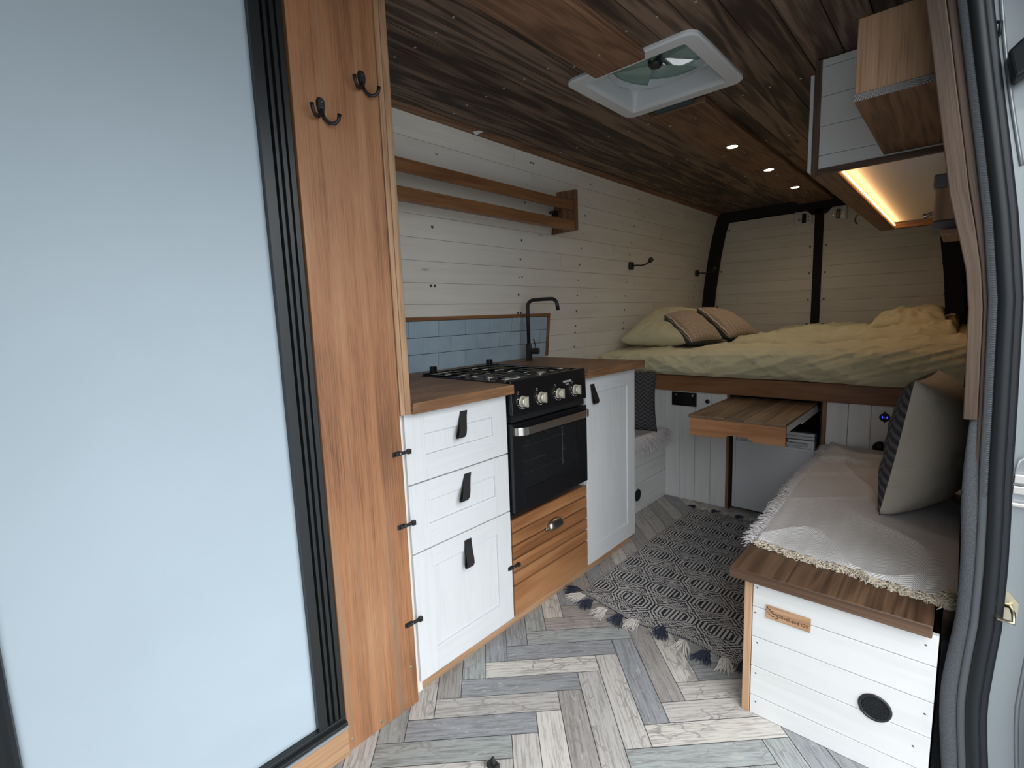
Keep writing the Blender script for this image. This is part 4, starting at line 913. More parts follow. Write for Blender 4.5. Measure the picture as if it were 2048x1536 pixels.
# mattress in yellow-green linen, bulging over the rail
def mattop(x): return float(np.interp(x, [-1.80, -1.4, -.6, 0.0], [.90, .915, .945, .985]))
mb = MB()
prof = [(2.895, .775), (2.865, .772), (2.815, .775), (2.785, .80), (2.772, .84), (2.775, .88), (2.79, .915), (2.83, .94), (2.89, .950), (2.97, .946), (3.1, .945), (3.3, .945), (3.6, .945), (4.0, .945), (4.45, .945), (4.50, .93), (4.52, .85), (4.52, .775)]
def matf(u, v):
    x = -1.800 + u * 1.812; t = v * (len(prof) - 1); i = min(int(t), len(prof) - 2); f = t - i
    y = prof[i][0] * (1 - f) + prof[i + 1][0] * f; z = prof[i][1] * (1 - f) + prof[i + 1][1] * f
    zt2 = mattop(x); z = .772 + (z - .772) * (zt2 - .772) / .178 + (.0 if z > .80 else (.006 * nz((x * 2.2, 0, 0), 1, 4)))
    e = min(1, (x + 1.80) / .10 + .02); e2 = min(1, (.012 - x) / .03 + .3)
    k = math.sqrt(max(0, 1 - (1 - e) ** 2)); z = .80 + (z - .80) * (.35 + .65 * k) if z > .80 else z
    y += (1 - k) * .03 if y < 3 else 0
    fr_ = max(0, 1 - abs(y - 2.80) / .2)
    w = .014 * nz((x * 1.5 + z * 3, z * 1.2, y), 3.2, 1) + .008 * nz((x * 5 - z * 9, z * 4, y * 2), 2.0, 7) + .004 * nz((x, y, z), 26, 3)
    w += .012 * (1 - abs(nz((x * 2 + (z - .9) * 5, (z) * .6, 3), 2.6, 12))) ** 6 + .010 * (1 - abs(nz((x * 3 - (z - .9) * 9, y * .8, 1), 2.2, 31))) ** 9 + .006 * (1 - abs(nz((x * 6 + z * 8, y * 2, 5), 1.8, 44))) ** 7
    if y < 3.0: y -= w * 1.1
    else: z += w * .8
    z = min(z, 1.2); z = max(z, .7685)
    return (x, min(y, 4.53), z)
mb.grid(matf, 260, 102)
tag(mb.build('mattress', M['sheet'], smooth=True), 'yellow-green covered mattress bulging over the brown bed rail', 'mattress')
# rumpled duvet on the bed
mb = MB()
def duf(u, v):
    x = -1.15 + u * 1.13; y = 3.28 + v * 1.22
    ed = min(1, u / .12) * min(1, (1 - u) / .03) * min(1, v / .10) * min(1, (1 - v) / .06); ed = max(0, ed) ** .5
    base = mattop(x) + .006
    r1 = (1 - abs(nz((x * 1.3 + y * .5, y * 1.6, 0), 3.4, 2))) ** 3; r2 = (1 - abs(nz((x * 2, y * 2.4 + x, 0), 4.5, 8))) ** 4
    h = .015 + .030 * r1 + .018 * r2 + .030 * nz((x, y, 0), 2.2, 6) + .03 * max(0, v - .35)
    return (x, y, base + max(.006, h) * ed - (1 - ed) * .012)
mb.grid(duf, 150, 150)
tag(mb.build('duvet', M['duvet'], smooth=True), 'rumpled yellow-green duvet lying across the back of the bed', 'duvet')
# pillows
o = cushion('pillow', (-1.70, 2.93, .965), (-1.27, 3.02, .955), (-1.38, 3.56, 1.13), (-1.70, 3.50, 1.15), .17, [M['duvet'], M['duvet']], seed=2, wr_=.014, pinch=.42)
tag(o, 'plump yellow-green pillow against the white plank wall at the left of the bed', 'pillow')
o = cushion('pillow', (-.42, 3.50, 1.01), (-.06, 3.50, 1.02), (-.10, 4.35, 1.10), (-.44, 4.30, 1.04), .14, [M['duvet'], M['duvet']], seed=9, wr_=.022, pinch=.42)
tag(o, 'crumpled yellow-green pillow at the right end of the bed beside the black rear post', 'pillow')
def striped(P, label, seed):
    o = cushion('striped_cushion', *P, .15, [M['stripe'], M['teal']], seed=seed, wr_=.006, us=.36, vs=.42, pinch=.45, off=.42, nu=40, nv=40)
    return tag(o, label, 'cushion', 'striped cushions on the bed')
#           A' lower-left front, lower right, upper right, upper left
striped(((-1.235, 2.98, .955), (-1.165, 3.33, .955), (-1.43, 3.44, 1.145), (-1.475, 3.12, 1.125)), 'striped beige cushion with teal edge on the bed, the one nearer the kitchen', 3)
striped(((-1.125, 3.32, .965), (-1.03, 3.66, .955), (-1.32, 3.78, 1.125), (-1.38, 3.42, 1.165)), 'striped beige cushion with teal edge on the bed, the one nearer the rear doors', 6)

# ------------------------------------------------------------------ left side seat with folded throw and dark cushion
ss = thing('side_seat', 'low white planked seat box between the kitchen cabinet and the bed base', 'seat', (-1.55, 2.53, 0))
mb = MB(); z = -.03
for i in range(5):
    a, b_ = max(.0, z), min(z + .1, .40)
    mb.box(-1.353, -1.338, 2.225, YB - .001, a + .001, b_ - .001, 'y'); z += .1
mb.box(-1.353, -1.338, 2.225, YB - .001, .371, .395, 'y')
mb.build('front_planks', M['white_bright'], ss, bevel=.0012)
mb = MB(); mb.box(-1.80, -1.330, 2.222, YB - .001, .395, .412, 'y'); mb.build('seat_board', M['oak'], ss, bevel=.002)
def grille(name, c, nrm, r, label, parent=None):
    t = thing(name, label, 'vent', c, None); c = Vector(c); n = Vector(nrm)
    lathe_obj('rim', c, n, [(r * .80, .0005), (r * .82, .004), (r * .97, .004), (r, .001)], M['blackmat'], t, 36, caps=False)
    up = Vector((0, 0, 1)); s_ = n.cross(up).normalized(); mb = MB()
    mb.lathe(c, n, [(0, .0004), (r * .81, .0004)], 30, 0)
    o_ = mb.build('backing', M['black'], t)
    mb = MB(); k = 8; d = Matrix.Rotation(PI / 4, 4, n)
    for i in range(-k, k + 1):
        q = i * r * .8 / k; h = math.sqrt(max(0, (r * .8) ** 2 - q * q))
        for a_, b2 in ((s_, up),):
            mb.tube([c + n * .0025 + a_ * q - b2 * h, c + n * .0025 + a_ * q + b2 * h], .0009, 4)
            mb.tube([c + n * .0025 + b2 * q - a_ * h, c + n * .0025 + b2 * q + a_ * h], .0009, 4)
    mb.build('mesh_grille', M['rubber'], t)
    return t
grille('air_vent', (-1.338, 2.500, .105), (1, 0, 0), .036, 'round black air vent low on the side seat, half hidden by the white cabinet door')
def fringe(mb, pts, dirs, ln, n, seed=1, rad=.0013, curl=.006, m=0):
    """n strands spread along the polyline pts, hanging along dirs"""
    random.seed(seed)
    for i in range(n):
        t = (i + random.random() * .8) / n * (len(pts) - 1); k = min(int(t), len(pts) - 2); f = t - k
        p = Vector(pts[k]).lerp(Vector(pts[k + 1]), f); d = Vector(dirs[k]).lerp(Vector(dirs[k + 1]), f)
        d = (d + Vector([random.uniform(-.45, .45) for _ in range(3)])).normalized(); L_ = ln * random.uniform(.55, 1.1)
        q = [p]
        for s_ in range(1, 4): q.append(p + d * L_ * s_ / 3 + Vector([random.uniform(-curl, curl) * .6 for _ in range(2)] + [-.25 * L_ * (s_ / 3) ** 2 + random.uniform(-.002, .002)]))
        mb.tube(q, [rad, rad, rad * .9, rad * .5], 4, m, cap=False)
sb = thing('folded_throw', 'folded pale throw with white fringe lying on the small side seat', 'blanket', (-1.5, 2.5, .413))
mb = MB(); 
def ftf(u, v): 
    x = -1.78 + u * .432; y = 2.25 + v * .605; return (x, y, .4135 + (.012 + .004 * nz((x, y, 0), 14, 2)) * min(1, (1 - u) / .06 + .05) ** .5 * min(1, v / .05 + .1) * min(1, (1 - v) / .05 + .1))
mb.grid(ftf, 30, 40, us=.46, vs=.6); mb.build('cloth', M['throw'], sb, smooth=True)
mb = MB()
ys = [2.25 + .6 * k / 20 for k in range(21)]
for lay, (xx, zz, dx, L_) in enumerate(((-1.332, .424, .7, .055), (-1.345, .430, .9, .06), (-1.325, .420, .3, .075), (-1.36, .432, .9, .05))):
    fringe(mb, [(xx, y, zz) for y in ys], [(dx, .15, -.25 - (.8 if lay == 2 else 0))] * 21, L_, 170, seed=lay + 4, rad=.0026)
fo = mb.build('fringe', M['fringe'], sb, smooth=True); fo['kind'] = 'stuff'
o = cushion('knitted_cushion', (-1.725, 2.50, .448), (-1.305, 2.680, .448), (-1.322, 2.700, .80), (-1.74, 2.52, .82), .11, [M['knit'], M['knit']], seed=4, wr_=.005, off=.5)
tag(o, 'charcoal knitted cushion on the side seat, partly hidden by the worktop and cabinet door', 'cushion')

# ------------------------------------------------------------------ bench on the right
bn = thing('bench', 'white planked storage bench with dark wooden seat in the right foreground', 'bench', (-.2, 2.1, 0))
mb = MB()
zl = [.405, .3285, .2385, .1485, .0585, 0.0]
for i in range(5):
    a, b_ = zl[i + 1] + .0008, zl[i] - .0008
    mb.box(-.389, .002, 1.385, 1.400, a, b_, 'x', r=.13 + .17 * i)
    mb.box(-.4095, -.395, 1.400, YB - .001, a, b_, 'y', r=.2 + .15 * i)
mb.build('plank_panel', M['white_bright'], bn, bevel=.0012)
mb = MB(); mb.box(-.411, -.3905, 1.3835, 1.4045, 0, .405, 'z', r=.8); mb.build('corner_trim', M['pine_light'], bn, bevel=.0015)
mb = MB(); mb.box(-.447, -.010, 1.362, YB - .001, .4055, .4365, 'y', r=.3); mb.build('seat_board', M['bench_wood'], bn, bevel=.003)
mb = MB(); mb.box(.004, .048, 1.50, YB - .05, .335, .4365, 'y', r=.2); mb.box(-.006, .003, 1.475, 1.9, .30, .35, 'y'); mb.build('rear_batten', M['bench_wood'], bn, bevel=.002)
s = MB(); s.lathe((0, 0, 0), (0, -1, 0), [(0, .0003), (.0022, .0003), (.0026, .0), ], 8); ps = s.build('nail', M['screw'], loc=(0, 0, 0)); first = True
for x, z in ((-.378, .385), (-.382, .31), (-.374, .222), (-.376, .128), (-.374, .04), (-.012, .205), (-.028, .112), (-.02, .375)):
    c = ps if first else ps.copy()
    if not first: COL.objects.link(c)
    first = False; c.parent = bn; c.location = Vector((x, 1.3849, z)) - WL[bn]
grille('air_vent', (-.104, 1.3848, .171), (0, -1, 0), .0345, 'round black mesh air vent low on the near end of the white bench')
pq = thing('engraved_plaque', 'small wooden plaque with burnt leaf sprig and lettering on the white bench end', 'plaque', (-.3, 1.383, .31))
mb = MB(); mb.box(-.353, -.247, 1.3805, 1.3845, .309, .346, 'x', r=.2); pb = mb.build('board', M['pine_light'], pq, bevel=.0006)
text('OliveLand Oz', .0135, (-.290, 1.3802, .3235), (1, 0, -.035), (0, 0, 1), M['burn'], pb, 'engraving')
mb = MB()
def leaf(cx, cz, ang, L_):
    pts = []
    for k in range(10):
        a = 2 * PI * k / 10; lx, lz = math.cos(a) * L_, math.sin(a) * L_ * .33
        pts.append((cx + lx * math.cos(ang) - lz * math.sin(ang), 1.3802, cz + lx * math.sin(ang) + lz * math.cos(ang)))
    mb.face(pts)
for i, (cx, cz, an) in enumerate(((-.350, .340, 1.9), (-.346, .336, 2.5), (-.343, .337, .9), (-.341, .331, 2.7), (-.337, .333, .7), (-.336, .326, 2.9), (-.330, .328, .5), (-.344, .322, 2.6), (-.338, .318, 2.8), (-.334, .320, .3), (-.329, .315, 2.9), (-.325, .317, .2))): leaf(cx, cz, an, .0034)
mb.tube([(-.351, 1.3803, .343), (-.343, 1.3803, .333), (-.330, 1.3803, .325), (-.322, 1.3803, .323)], .0004, 4); mb.tube([(-.349, 1.3803, .327), (-.340, 1.3803, .320), (-.328, 1.3803, .314)], .0004, 4)
mb.build('leaf_sprig', M['burn'], pb)

# throw blanket on the bench
tw = thing('throw_blanket', 'large pale herringbone throw with cream fringe spread over the bench seat', 'blanket', (-.2, 2.1, .4375))
def nearedge(u): return 1.552 - .010 * math.sin(u * 3) - .07 * u + (.012 if .45 < u < .6 else 0)
def twf(u, v):
    y0 = nearedge(u); y = y0 + v * (2.845 - y0); xl = -.437 - .018 * math.sin(min(1, v * 1.5) * PI / 2) - .015 * v; xr = .028; x = xl + u * (xr - xl)
    h = .006 + .004 * nz((x, y, 0), 7, 3) + .010 * (1 - abs(nz((x * 1.2 + y * .8, y * .5 - x, 0), 2.4, 5))) ** 9 + .006 * (1 - abs(nz((x - y, y * .8, 0), 1.9, 11))) ** 16
    h += .018 * math.exp(-((y - 2.60 - .12 * (x + .45)) / .025) ** 2) * (1 if x > -.43 else .6) + .018 * max(0, (y - 2.62) / .25)
    ed = min(1, v / .02 + .15) * min(1, u / .03 + .3)
    return (x, y, .438 + max(.001, h) * ed)
mb = MB(); mb.grid(twf, 110, 220, us=.48, vs=1.3); mb.build('cloth', M['throw'], tw, smooth=True)
mb = MB(); n = 24; pts = [Vector(twf(k / n, 0)) + Vector((0, .002, .002)) for k in range(n + 1)]
fringe(mb, pts, [(-.15, -1, .0)] * (n + 1), .020, 420, seed=3, rad=.0020, curl=.012)
fringe(mb, [p + Vector((0, .006, .003)) for p in pts], [(.2, -1, .2)] * (n + 1), .015, 320, seed=8, rad=.0022, curl=.014)
fringe(mb, [(.0, 1.50, .446), (.02, 1.49, .446), (.025, 1.53, .450), (.0, 1.52, .452)], [(.1, -1, .3)] * 4, .03, 120, seed=12, rad=.0022, curl=.016)
f1 = mb.build('fringe', M['fringecream'], tw, smooth=True); f1['kind'] = 'stuff'
mb = MB(); pts = [Vector(twf(0, k / n)) for k in range(n + 1)]
fringe(mb, pts, [(-1, -.25, -.15)] * (n + 1), .044, 520, seed=5, rad=.0014, curl=.006)
fringe(mb, [p + Vector((.006, 0, .002)) for p in pts], [(-1, .1, .15)] * (n + 1), .042, 420, seed=6, rad=.0014, curl=.008)
f2 = mb.build('fringe', M['fringe'], tw, smooth=True); f2['kind'] = 'stuff'
# grey/cream cushion leaning in the corner
o = cushion('bench_cushion', (-.174, 1.985, .448), (-.050, 2.42, .455), (-.062, 2.44, .895), (-.108, 2.04, .900), .22, [M['linen'], M['knit']], seed=7, wr_=.006, off=.70, pinch=.42, nu=56, nv=56)
tag(o, 'large square cushion, cream back and grey knitted front, propped on the bench blanket', 'cushion')

# ------------------------------------------------------------------ rug
rg = thing('rug', 'charcoal and oatmeal geometric woven rug with tasselled ends on the herringbone floor', 'rug', (-.77, 2.15, 0))
RX0, RX1, RY0, RY1 = -1.112, -.436, 1.565, 2.742
CS = .0022; nx = int((RX1 - RX0) / CS); ny = int((RY1 - RY0) / CS)
gx = RX0 + (np.arange(nx) + .5) * CS; gy = RY0 + (np.arange(ny) + .5) * CS
GX, GY = np.meshgrid(gx, gy)
px, py = .172, .1345; cx0_, cy0_ = -.577, 1.687
tri = lambda t: np.abs((t % 1.0) - .5) * 2
zz_ = tri(GX / .0172) - .5
best = None
for sft in (0, 1):
    yy = GY - cy0_ - sft * py; dy = yy - np.round(yy / (2 * py)) * 2 * py
    xx = GX - cx0_ - sft * px / 2; dx = xx - np.round(xx / px) * px
    ax, ay = np.abs(dx), np.abs(dy)
    aye = ay + zz_ * .0085 * np.clip((ay - .018) / .01, 0, 1) * np.clip((.062 - ax) / .012, 0, 1)
    hx = np.maximum(np.maximum(aye, ax * .86), ax * .62 + aye * .66); rec = (hx, dx, dy)
    if best is None: best = rec
    else:
        k_ = hx < best[0]; best = tuple(np.where(k_, a, b) for a, b in zip(rec, best))
h, dx, dy = best
dark = np.where(h < .034, tri(dx / .0150) < .5, ((h - .034) % .0108) < .0108 * .46)
dxm = np.abs(np.abs(dx) - px / 2)
dark = np.where((np.abs(dy) < .024) & (dxm < .026), tri(dxm / .0150 + .5) < .5, dark)
edge = (GY < RY0 + .020) | (GY > RY1 - .02); stri = (((GY - RY0) % .0066) < .0030) ^ ((((GX) % .007) < .002)); dark = np.where(edge, stri, dark)
side = (GX < RX0 + .006) | (GX > RX1 - .006); dark = np.where(side & ~edge, (GY % .011) < .0045, dark)
VX, VY = np.meshgrid(RX0 + np.arange(nx + 1) * CS, RY0 + np.arange(ny + 1) * CS)
# gently waved near end
wav = .014 * np.sin((VX - RX0) * 17) * np.clip((1.80 - VY) / .25, 0, 1) + .020 * np.clip((VX * -1 - 1.0) / .1, 0, 1) * np.clip((1.75 - VY) / .2, 0, 1)
VYw = VY + wav
VZ = .0045 + .0035 * np.clip(np.sin((VX - RX0) * 17 + 1.2), 0, 1) * np.clip((1.66 - VY) / .1, 0, 1) * 1.5 + .0008 * np.sin(VX * 40) * np.cos(VY * 31)
verts = np.stack([VX, VYw, VZ], -1).reshape(-1, 3) - np.array([-.77, 2.15, 0])
idx = (np.arange(ny)[:, None] * (nx + 1) + np.arange(nx)[None, :]).reshape(-1)
faces = np.stack([idx, idx + 1, idx + nx + 2, idx + nx + 1], -1)
me = bpy.data.meshes.new('woven_mat'); me.vertices.add(len(verts)); me.vertices.foreach_set('co', verts.ravel())
me.loops.add(faces.size); me.loops.foreach_set('vertex_index', faces.ravel().astype(np.int32)); me.polygons.add(len(faces)); me.polygons.foreach_set('loop_start', (np.arange(len(faces)) * 4).astype(np.int32))
me.materials.append(M['ruglight']); me.materials.append(M['rugdark']); me.polygons.foreach_set('material_index', dark.ravel().astype(np.int32)); me.update(calc_edges=True); me.validate()
o = bpy.data.objects.new('woven_mat', me); COL.objects.link(o); o.parent = rg; WL[o] = WL[rg]
sm_ = o.modifiers.new('solid', 'SOLIDIFY'); sm_.thickness = .004; sm_.offset = -1
def tassel(x, y, dirx, diry, navy, seed, ln=.068):
    random.seed(seed); mb = MB(); root_ = Vector((x, y, .007)); d0 = Vector((dirx, diry, 0)).normalized()
    for i in range(46):
        a = random.uniform(-.6, .6); d = Matrix.Rotation(a, 3, 'Z') @ d0; L_ = ln * random.uniform(.65, 1.1)
        q = [root_ + Vector((random.uniform(-.006, .006), random.uniform(-.004, .004), random.uniform(0, .006)))]
        for s_ in (1, 2, 3): q.append(q[0] + d * L_ * s_ / 3 + Vector((random.uniform(-.003, .003), random.uniform(-.003, .003), (.010, .007, .0015)[s_ - 1] * random.uniform(.1, 1.2) - q[0].z * s_ / 3 * .6)))
        mb.tube(q, [.0013, .0017, .0015, .0007], 4, 0, cap=False)
    return mb.build('tassel', M['navy'] if navy else M['cream'], rg, smooth=True)
near = [(-1.118, 1.600, -.7, -.35, 1), (-1.085, 1.575, -.5, -.8, 0), (-1.040, 1.565, -.1, -1, 1), (-.965, 1.548, -.3, -1, 0), (-.895, 1.550, -.1, -1, 1), (-.835, 1.560, -.2, -1, 0), (-.742, 1.582, .05, -1, 1), (-.652, 1.555, .15, -1, 0), (-.570, 1.548, -.1, -1, 1), (-.510, 1.555, .25, -1, 0), (-.455, 1.585, .2, -1, 1)]
for i, (x, y, a, b_, nv_) in enumerate(near): tassel(x, y, a, b_, nv_, i + 20)
for i, (x, a, nv_) in enumerate(((-1.105, -.6, 1), (-1.055, 0, 0), (-.995, .1, 1), (-.93, -.2, 0), (-.862, .1, 1), (-.80, .2, 0), (-.735, -.2, 1), (-.67, .1, 0), (-.60, .0, 1), (-.52, .1, 0))): tassel(x, 2.735, a, 1, nv_, i + 50, .048)
mb = MB(); mb.box(-.845, -.815, .770, .792, 0, .012, 'x'); mb.hexa([(-.838, .775, .012), (-.822, .775, .012), (-.822, .788, .012), (-.838, .788, .012), (-.833, .779, .03), (-.827, .779, .03), (-.827, .784, .03), (-.833, .784, .03)], 2)
tag(mb.build('floor_catch', M['blackmat'], bevel=.002), 'small black catch on the floor at the very front of the aisle', 'catch')

# ------------------------------------------------------------------ overhead locker on the right
lk = thing('overhead_locker', 'white planked overhead locker with dark trim and glowing underside, upper right', 'cupboard', (-.24, 2.9, 1.6))
LX, LY0, LY1, LZ = -.430, 2.05, 3.93, 1.597
def xr_(z): return wr(z) + .035
mb = MB(); zs = [1.615, 1.660, 1.755, 1.850, 1.944, 1.968]
for i in range(5):
    a, b_ = zs[i] + .0007, zs[i + 1] - .0007
    mb.hexa([(LX + .018, LY0 + .004, a), (xr_(a), LY0 + .004, a), (xr_(a), LY0 + .018, a), (LX + .018, LY0 + .018, a), (LX + .018, LY0 + .004, b_), (xr_(b_), LY0 + .004, b_), (xr_(b_), LY0 + .018, b_), (LX + .018, LY0 + .018, b_)], 0)
mb.build('end_planks', M['cabwhite'], lk, bevel=.0015)
mb = MB()
mb.box(LX, LX + .020, LY0, LY0 + .016, LZ, 1.968, 'z', r=.4); mb.hexa([(LX + .0205, LY0, LZ), (xr_(1.6), LY0, LZ), (xr_(1.6), LY0 + .016, LZ), (LX + .0205, LY0 + .016, LZ), (LX + .0205, LY0, LZ + .019), (xr_(1.6), LY0, LZ + .019), (xr_(1.6), LY0 + .016, LZ + .019), (LX + .0205, LY0 + .016, LZ + .019)], 0, 0, .3)
mb.build('edge_trim', M['darktrim'], lk, bevel=.0015)
mb = MB(); mb.box(LX, LX + .075, LY0 + .017, LY1, LZ, LZ + .022, 'y', r=.4); mb.box(LX + .076, xr_(1.6), LY1 - .05, LY1, LZ, LZ + .030, 'x', r=.5); mb.box(LX, LX + .012, LY0 + .017, LY1, LZ + .0225, 1.968, 'y', r=.2)
mb.build('bottom_frame', M['brown'], lk, bevel=.001)
mb = MB(); mb.box(LX + .0125, xr_(1.64), LY0 + .019, LY1 - .051, LZ + .036, LZ + .046, 'y', r=.2); mb.build('underside_panel', M['cabwhite'], lk)
mb = MB(); mb.box(LX + .076, LX + .080, LY0 + .02, LY1 - .06, LZ + .016, LZ + .022, 'y'); mb.build('led_strip', M['ledstrip'], lk)
ld = bpy.data.lights.new('led_strip_glow', 'AREA'); ld.shape = 'RECTANGLE'; ld.size = 1.78; ld.size_y = .006; ld.energy = .08; ld.color = (1, .58, .28)
lo = bpy.data.objects.new('led_strip_glow', ld); COL.objects.link(lo); lo.location = (LX + .086, 2.97, LZ + .014)
lo.matrix_world = Matrix.Translation((LX + .086, 2.97, LZ + .014)) @ Matrix(((0, .85, -.53), (1, 0, 0), (0, -.53, -.85))).to_4x4()
mb = MB(); mb.box(LX - .012, LX - .001, LY0 - .002, LY0 + .88, 1.612, 1.925, 'y'); d_ = mb.build('locker_door', M['whiteplastic'], lk, bevel=.001)
mb = MB(); mb.box(LX - .012, LX - .001, LY0 + .885, LY1, 1.612, 1.925, 'y'); mb.build('locker_door', M['whiteplastic'], lk, bevel=.001)
mb = MB(); n_ = 14; mb.tube([(LX - .013 - .012 * math.sin(PI * k / n_), 3.17, 1.605 - .022 * 1 + .022 * math.cos(PI * k / n_ * 1.0)) for k in range(n_ + 1)], .0035, 8)
mb.build('strap_pull', M['leather'], d_, smooth=True)
# boxed-in wooden corner unit in front of the locker
bx = thing('boxed_corner', 'big light pine box hung under the ceiling in front of the overhead locker', 'box', (-.12, 1.76, 1.62))
mb = MB(); mb.box(-.226, -.034, 1.476, 1.494, 1.6375, 1.80, 'z', r=.55); mb.box(-.226, -.208, 1.4945, 2.048, 1.6375, 1.80, 'y', r=.3); mb.box(-.2075, -.062, 1.4945, 2.048, 1.782, 1.80, 'y', r=.3); mb.build('side_boards', M['pine_box'], bx, bevel=.001)
mb = MB(); mb.box(-.227, -.034, 1.475, 2.049, 1.620, 1.637, 'y', r=.35)
bt = mb.build('base_board', M['brown'], bx, bevel=.001)
def endgrain_mat():
    m, nt, b = newmat('end_grain_rings'); L = nt.links.new
    t = N(nt, 'ShaderNodeTexCoord'); mp = N(nt, 'ShaderNodeMapping'); mp.inputs['Scale'].default_value = (1, 0.0, 1.9); mp.inputs['Location'].default_value = (.01, 0, .012); L(t.outputs['Object'], mp.inputs[0])
    w = N(nt, 'ShaderNodeTexWave'); w.wave_type = 'RINGS'; w.rings_direction = 'SPHERICAL'; w.inputs['Scale'].default_value = 60; w.inputs['Distortion'].default_value = 1.2; w.inputs['Detail'].default_value = 2; L(mp.outputs[0], w.inputs['Vector'])
    r = N(nt, 'ShaderNodeValToRGB'); r.color_ramp.elements[0].color = (.05, .045, .045, 1); r.color_ramp.elements[1].color = (.24, .23, .23, 1); L(w.outputs[0], r.inputs[0]); L(r.outputs[0], b.inputs['Base Color']); b.inputs['Roughness'].default_value = .8
    return m
M['rings'] = endgrain_mat()
mb = MB(); mb.box(-.2265, -.034, 1.4735, 1.4748, 1.6205, 1.6365, 'z'); mb.build('end_grain', M['rings'], bt)
# small wooden box with black knob below the locker
b2 = thing('bracket_block', 'small wooden block with dark ends on the right wall below the locker', 'block', (-.06, 2.05, 1.36))
mb = MB(); mb.box(-.094, -.028, 2.050, 2.19, 1.3945, 1.4925, 'z', r=.7); mb.build('block_body', M['pine_light'], b2, bevel=.004)
for q_ in ((-.099, -.028, 1.493, 1.532), (-.095, -.024, 1.364, 1.394)):
    mb = MB(); mb.box(q_[0], q_[1], 2.046, 2.20, q_[2], q_[3], 'y', r=.3); mb.build('dark_cap', M['endgrain'], b2, bevel=.005)
mb = MB(); mb.box(-.072, -.010, 2.02, 2.25, 1.345, 1.3635, 'y', r=.4); mb.build('shelf_strip', M['pine_light'], b2, bevel=.003)
kn = mb = MB(); mb.tube([(-.094, 2.08, 1.425), (-.112, 2.08, 1.418)], [.005, .006], 12); mb.tube([(-.112, 2.08, 1.418), (-.118, 2.08, 1.416)], .009, 12); mb.build('peg_knob', M['steeldark'], b2)

# ------------------------------------------------------------------ door pillar: wooden trim, felt, seals, painted jamb
EZ = [-.05, .05, .133, .22, .291, .38, .471, .60, .70, .796, .95, 1.147, 1.30, 1.433, 1.60, 1.713, 1.90, 2.05]
EX = [.102, .098, .092, .084, .080, .084, .0895, .0895, .087, .083, .079, .073, .056, .036, .010, -.007, -.040, -.075]
def xe(z): return float(np.interp(z, EZ, EX))
def strip(mb, zs, xa, xb, y0, y1, m=0, r=0.3, g=2):
    rings = [[(xa(z), y0, z), (xb(z), y0, z), (xb(z), y1, z), (xa(z), y1, z)] for z in zs]
    for i in range(len(rings) - 1):
        for k in range(4):
            a, b_, c, d = rings[i][k], rings[i][(k + 1) % 4], rings[i + 1][(k + 1) % 4], rings[i + 1][k]
            w0 = k * .11; w1 = w0 + (Vector(a) - Vector(b_)).length
            mb.face([a, b_, c, d], [(zs[i] + r * 9, w0), (zs[i] + r * 9, w1), (zs[i + 1] + r * 9, w1), (zs[i + 1] + r * 9, w0)], m, r)
    mb.face(rings[0][::-1], None, m, r); mb.face(rings[-1], None, m, r)
zz = [.905 + (1.968 - .905) * k / 14 for k in range(15)]
mb = MB(); strip(mb, zz, lambda z: xe(z) - (.071 if z < 1.2 else .071 + .016 * min(1, (z - 1.2) / .15)), lambda z: xe(z) - (.049 if z < 1.2 else .049 + .008 * min(1, (z - 1.2) / .15)), 1.372, 1.392, r=.62)
struct(mb.build('trim_2', M['greywood'], bevel=.002, weld=True))
zz2 = [.80 + (1.968 - .80) * k / 14 for k in range(15)]
mb = MB(); strip(mb, zz2, lambda z: xe(z) - (.0485 if z < 1.2 else .0485 + .008 * min(1, (z - 1.2) / .15)), lambda z: xe(z) - .034, 1.376, 1.40, r=.05)
struct(mb.build('trim_3', M['greywood'], bevel=.002, weld=True))
# lining behind trim up to wall_right
mb = MB(); zf = [0, .1, .2, .3, .4, .5, .6, .7, .8, .9]
strip(mb, [0, .1, .2, .3, .37], lambda z: .006, lambda z: xe(z) - .052, 1.440, 1.47)
struct(mb.build('trim_5', M['feltdark'], weld=True))
mb = MB(); pth = [(xe(z) - .047 - .004 * math.sin(z * 9), 1.385, z) for z in [k * .04 - .05 for k in range(25)]]
rad = [.0135 * (1 - max(0, (p[2] - .72) / .25) * .75) for p in pth]
mb.tube(pth, rad, 14, sq=1.6); struct(mb.build('trim_6', M['felt'], smooth=True))
ZS = [k * .04 - .05 for k in range(53)]
mb = MB(); mb.tube([(xe(z) - .031, 1.372, z) for z in ZS], .0075, 12, sq=1.5)
for k in range(240):
    z = .75 + k * .0048
    if z > 1.97: break
    mb.tube([(xe(z) - .031, 1.371, z), (xe(z + .0022) - .031, 1.371, z + .0022)], .0083, 8)
se = thing('door_seal', 'black rubber door seal curving down the right side of the doorway', 'seal', (.05, 1.37, 0))
mb.build('ribbed_core', M['sealgrey'], se, smooth=True)
mb = MB(); mb.tube([(xe(z) - .016, 1.362, z) for z in ZS], .0075, 12, sq=1.6); mb.tube([(xe(z) - .0055, 1.368, z) for z in ZS], .0058, 12, sq=2.2); mb.tube([(xe(z) - .0225, 1.378, z) for z in ZS], .0045, 8)
mb.tube([(xe(z) - .039, 1.385, z) for z in ZS], .0055, 8)
mb.build('bulb_seal', M['rubber'], se, smooth=True)
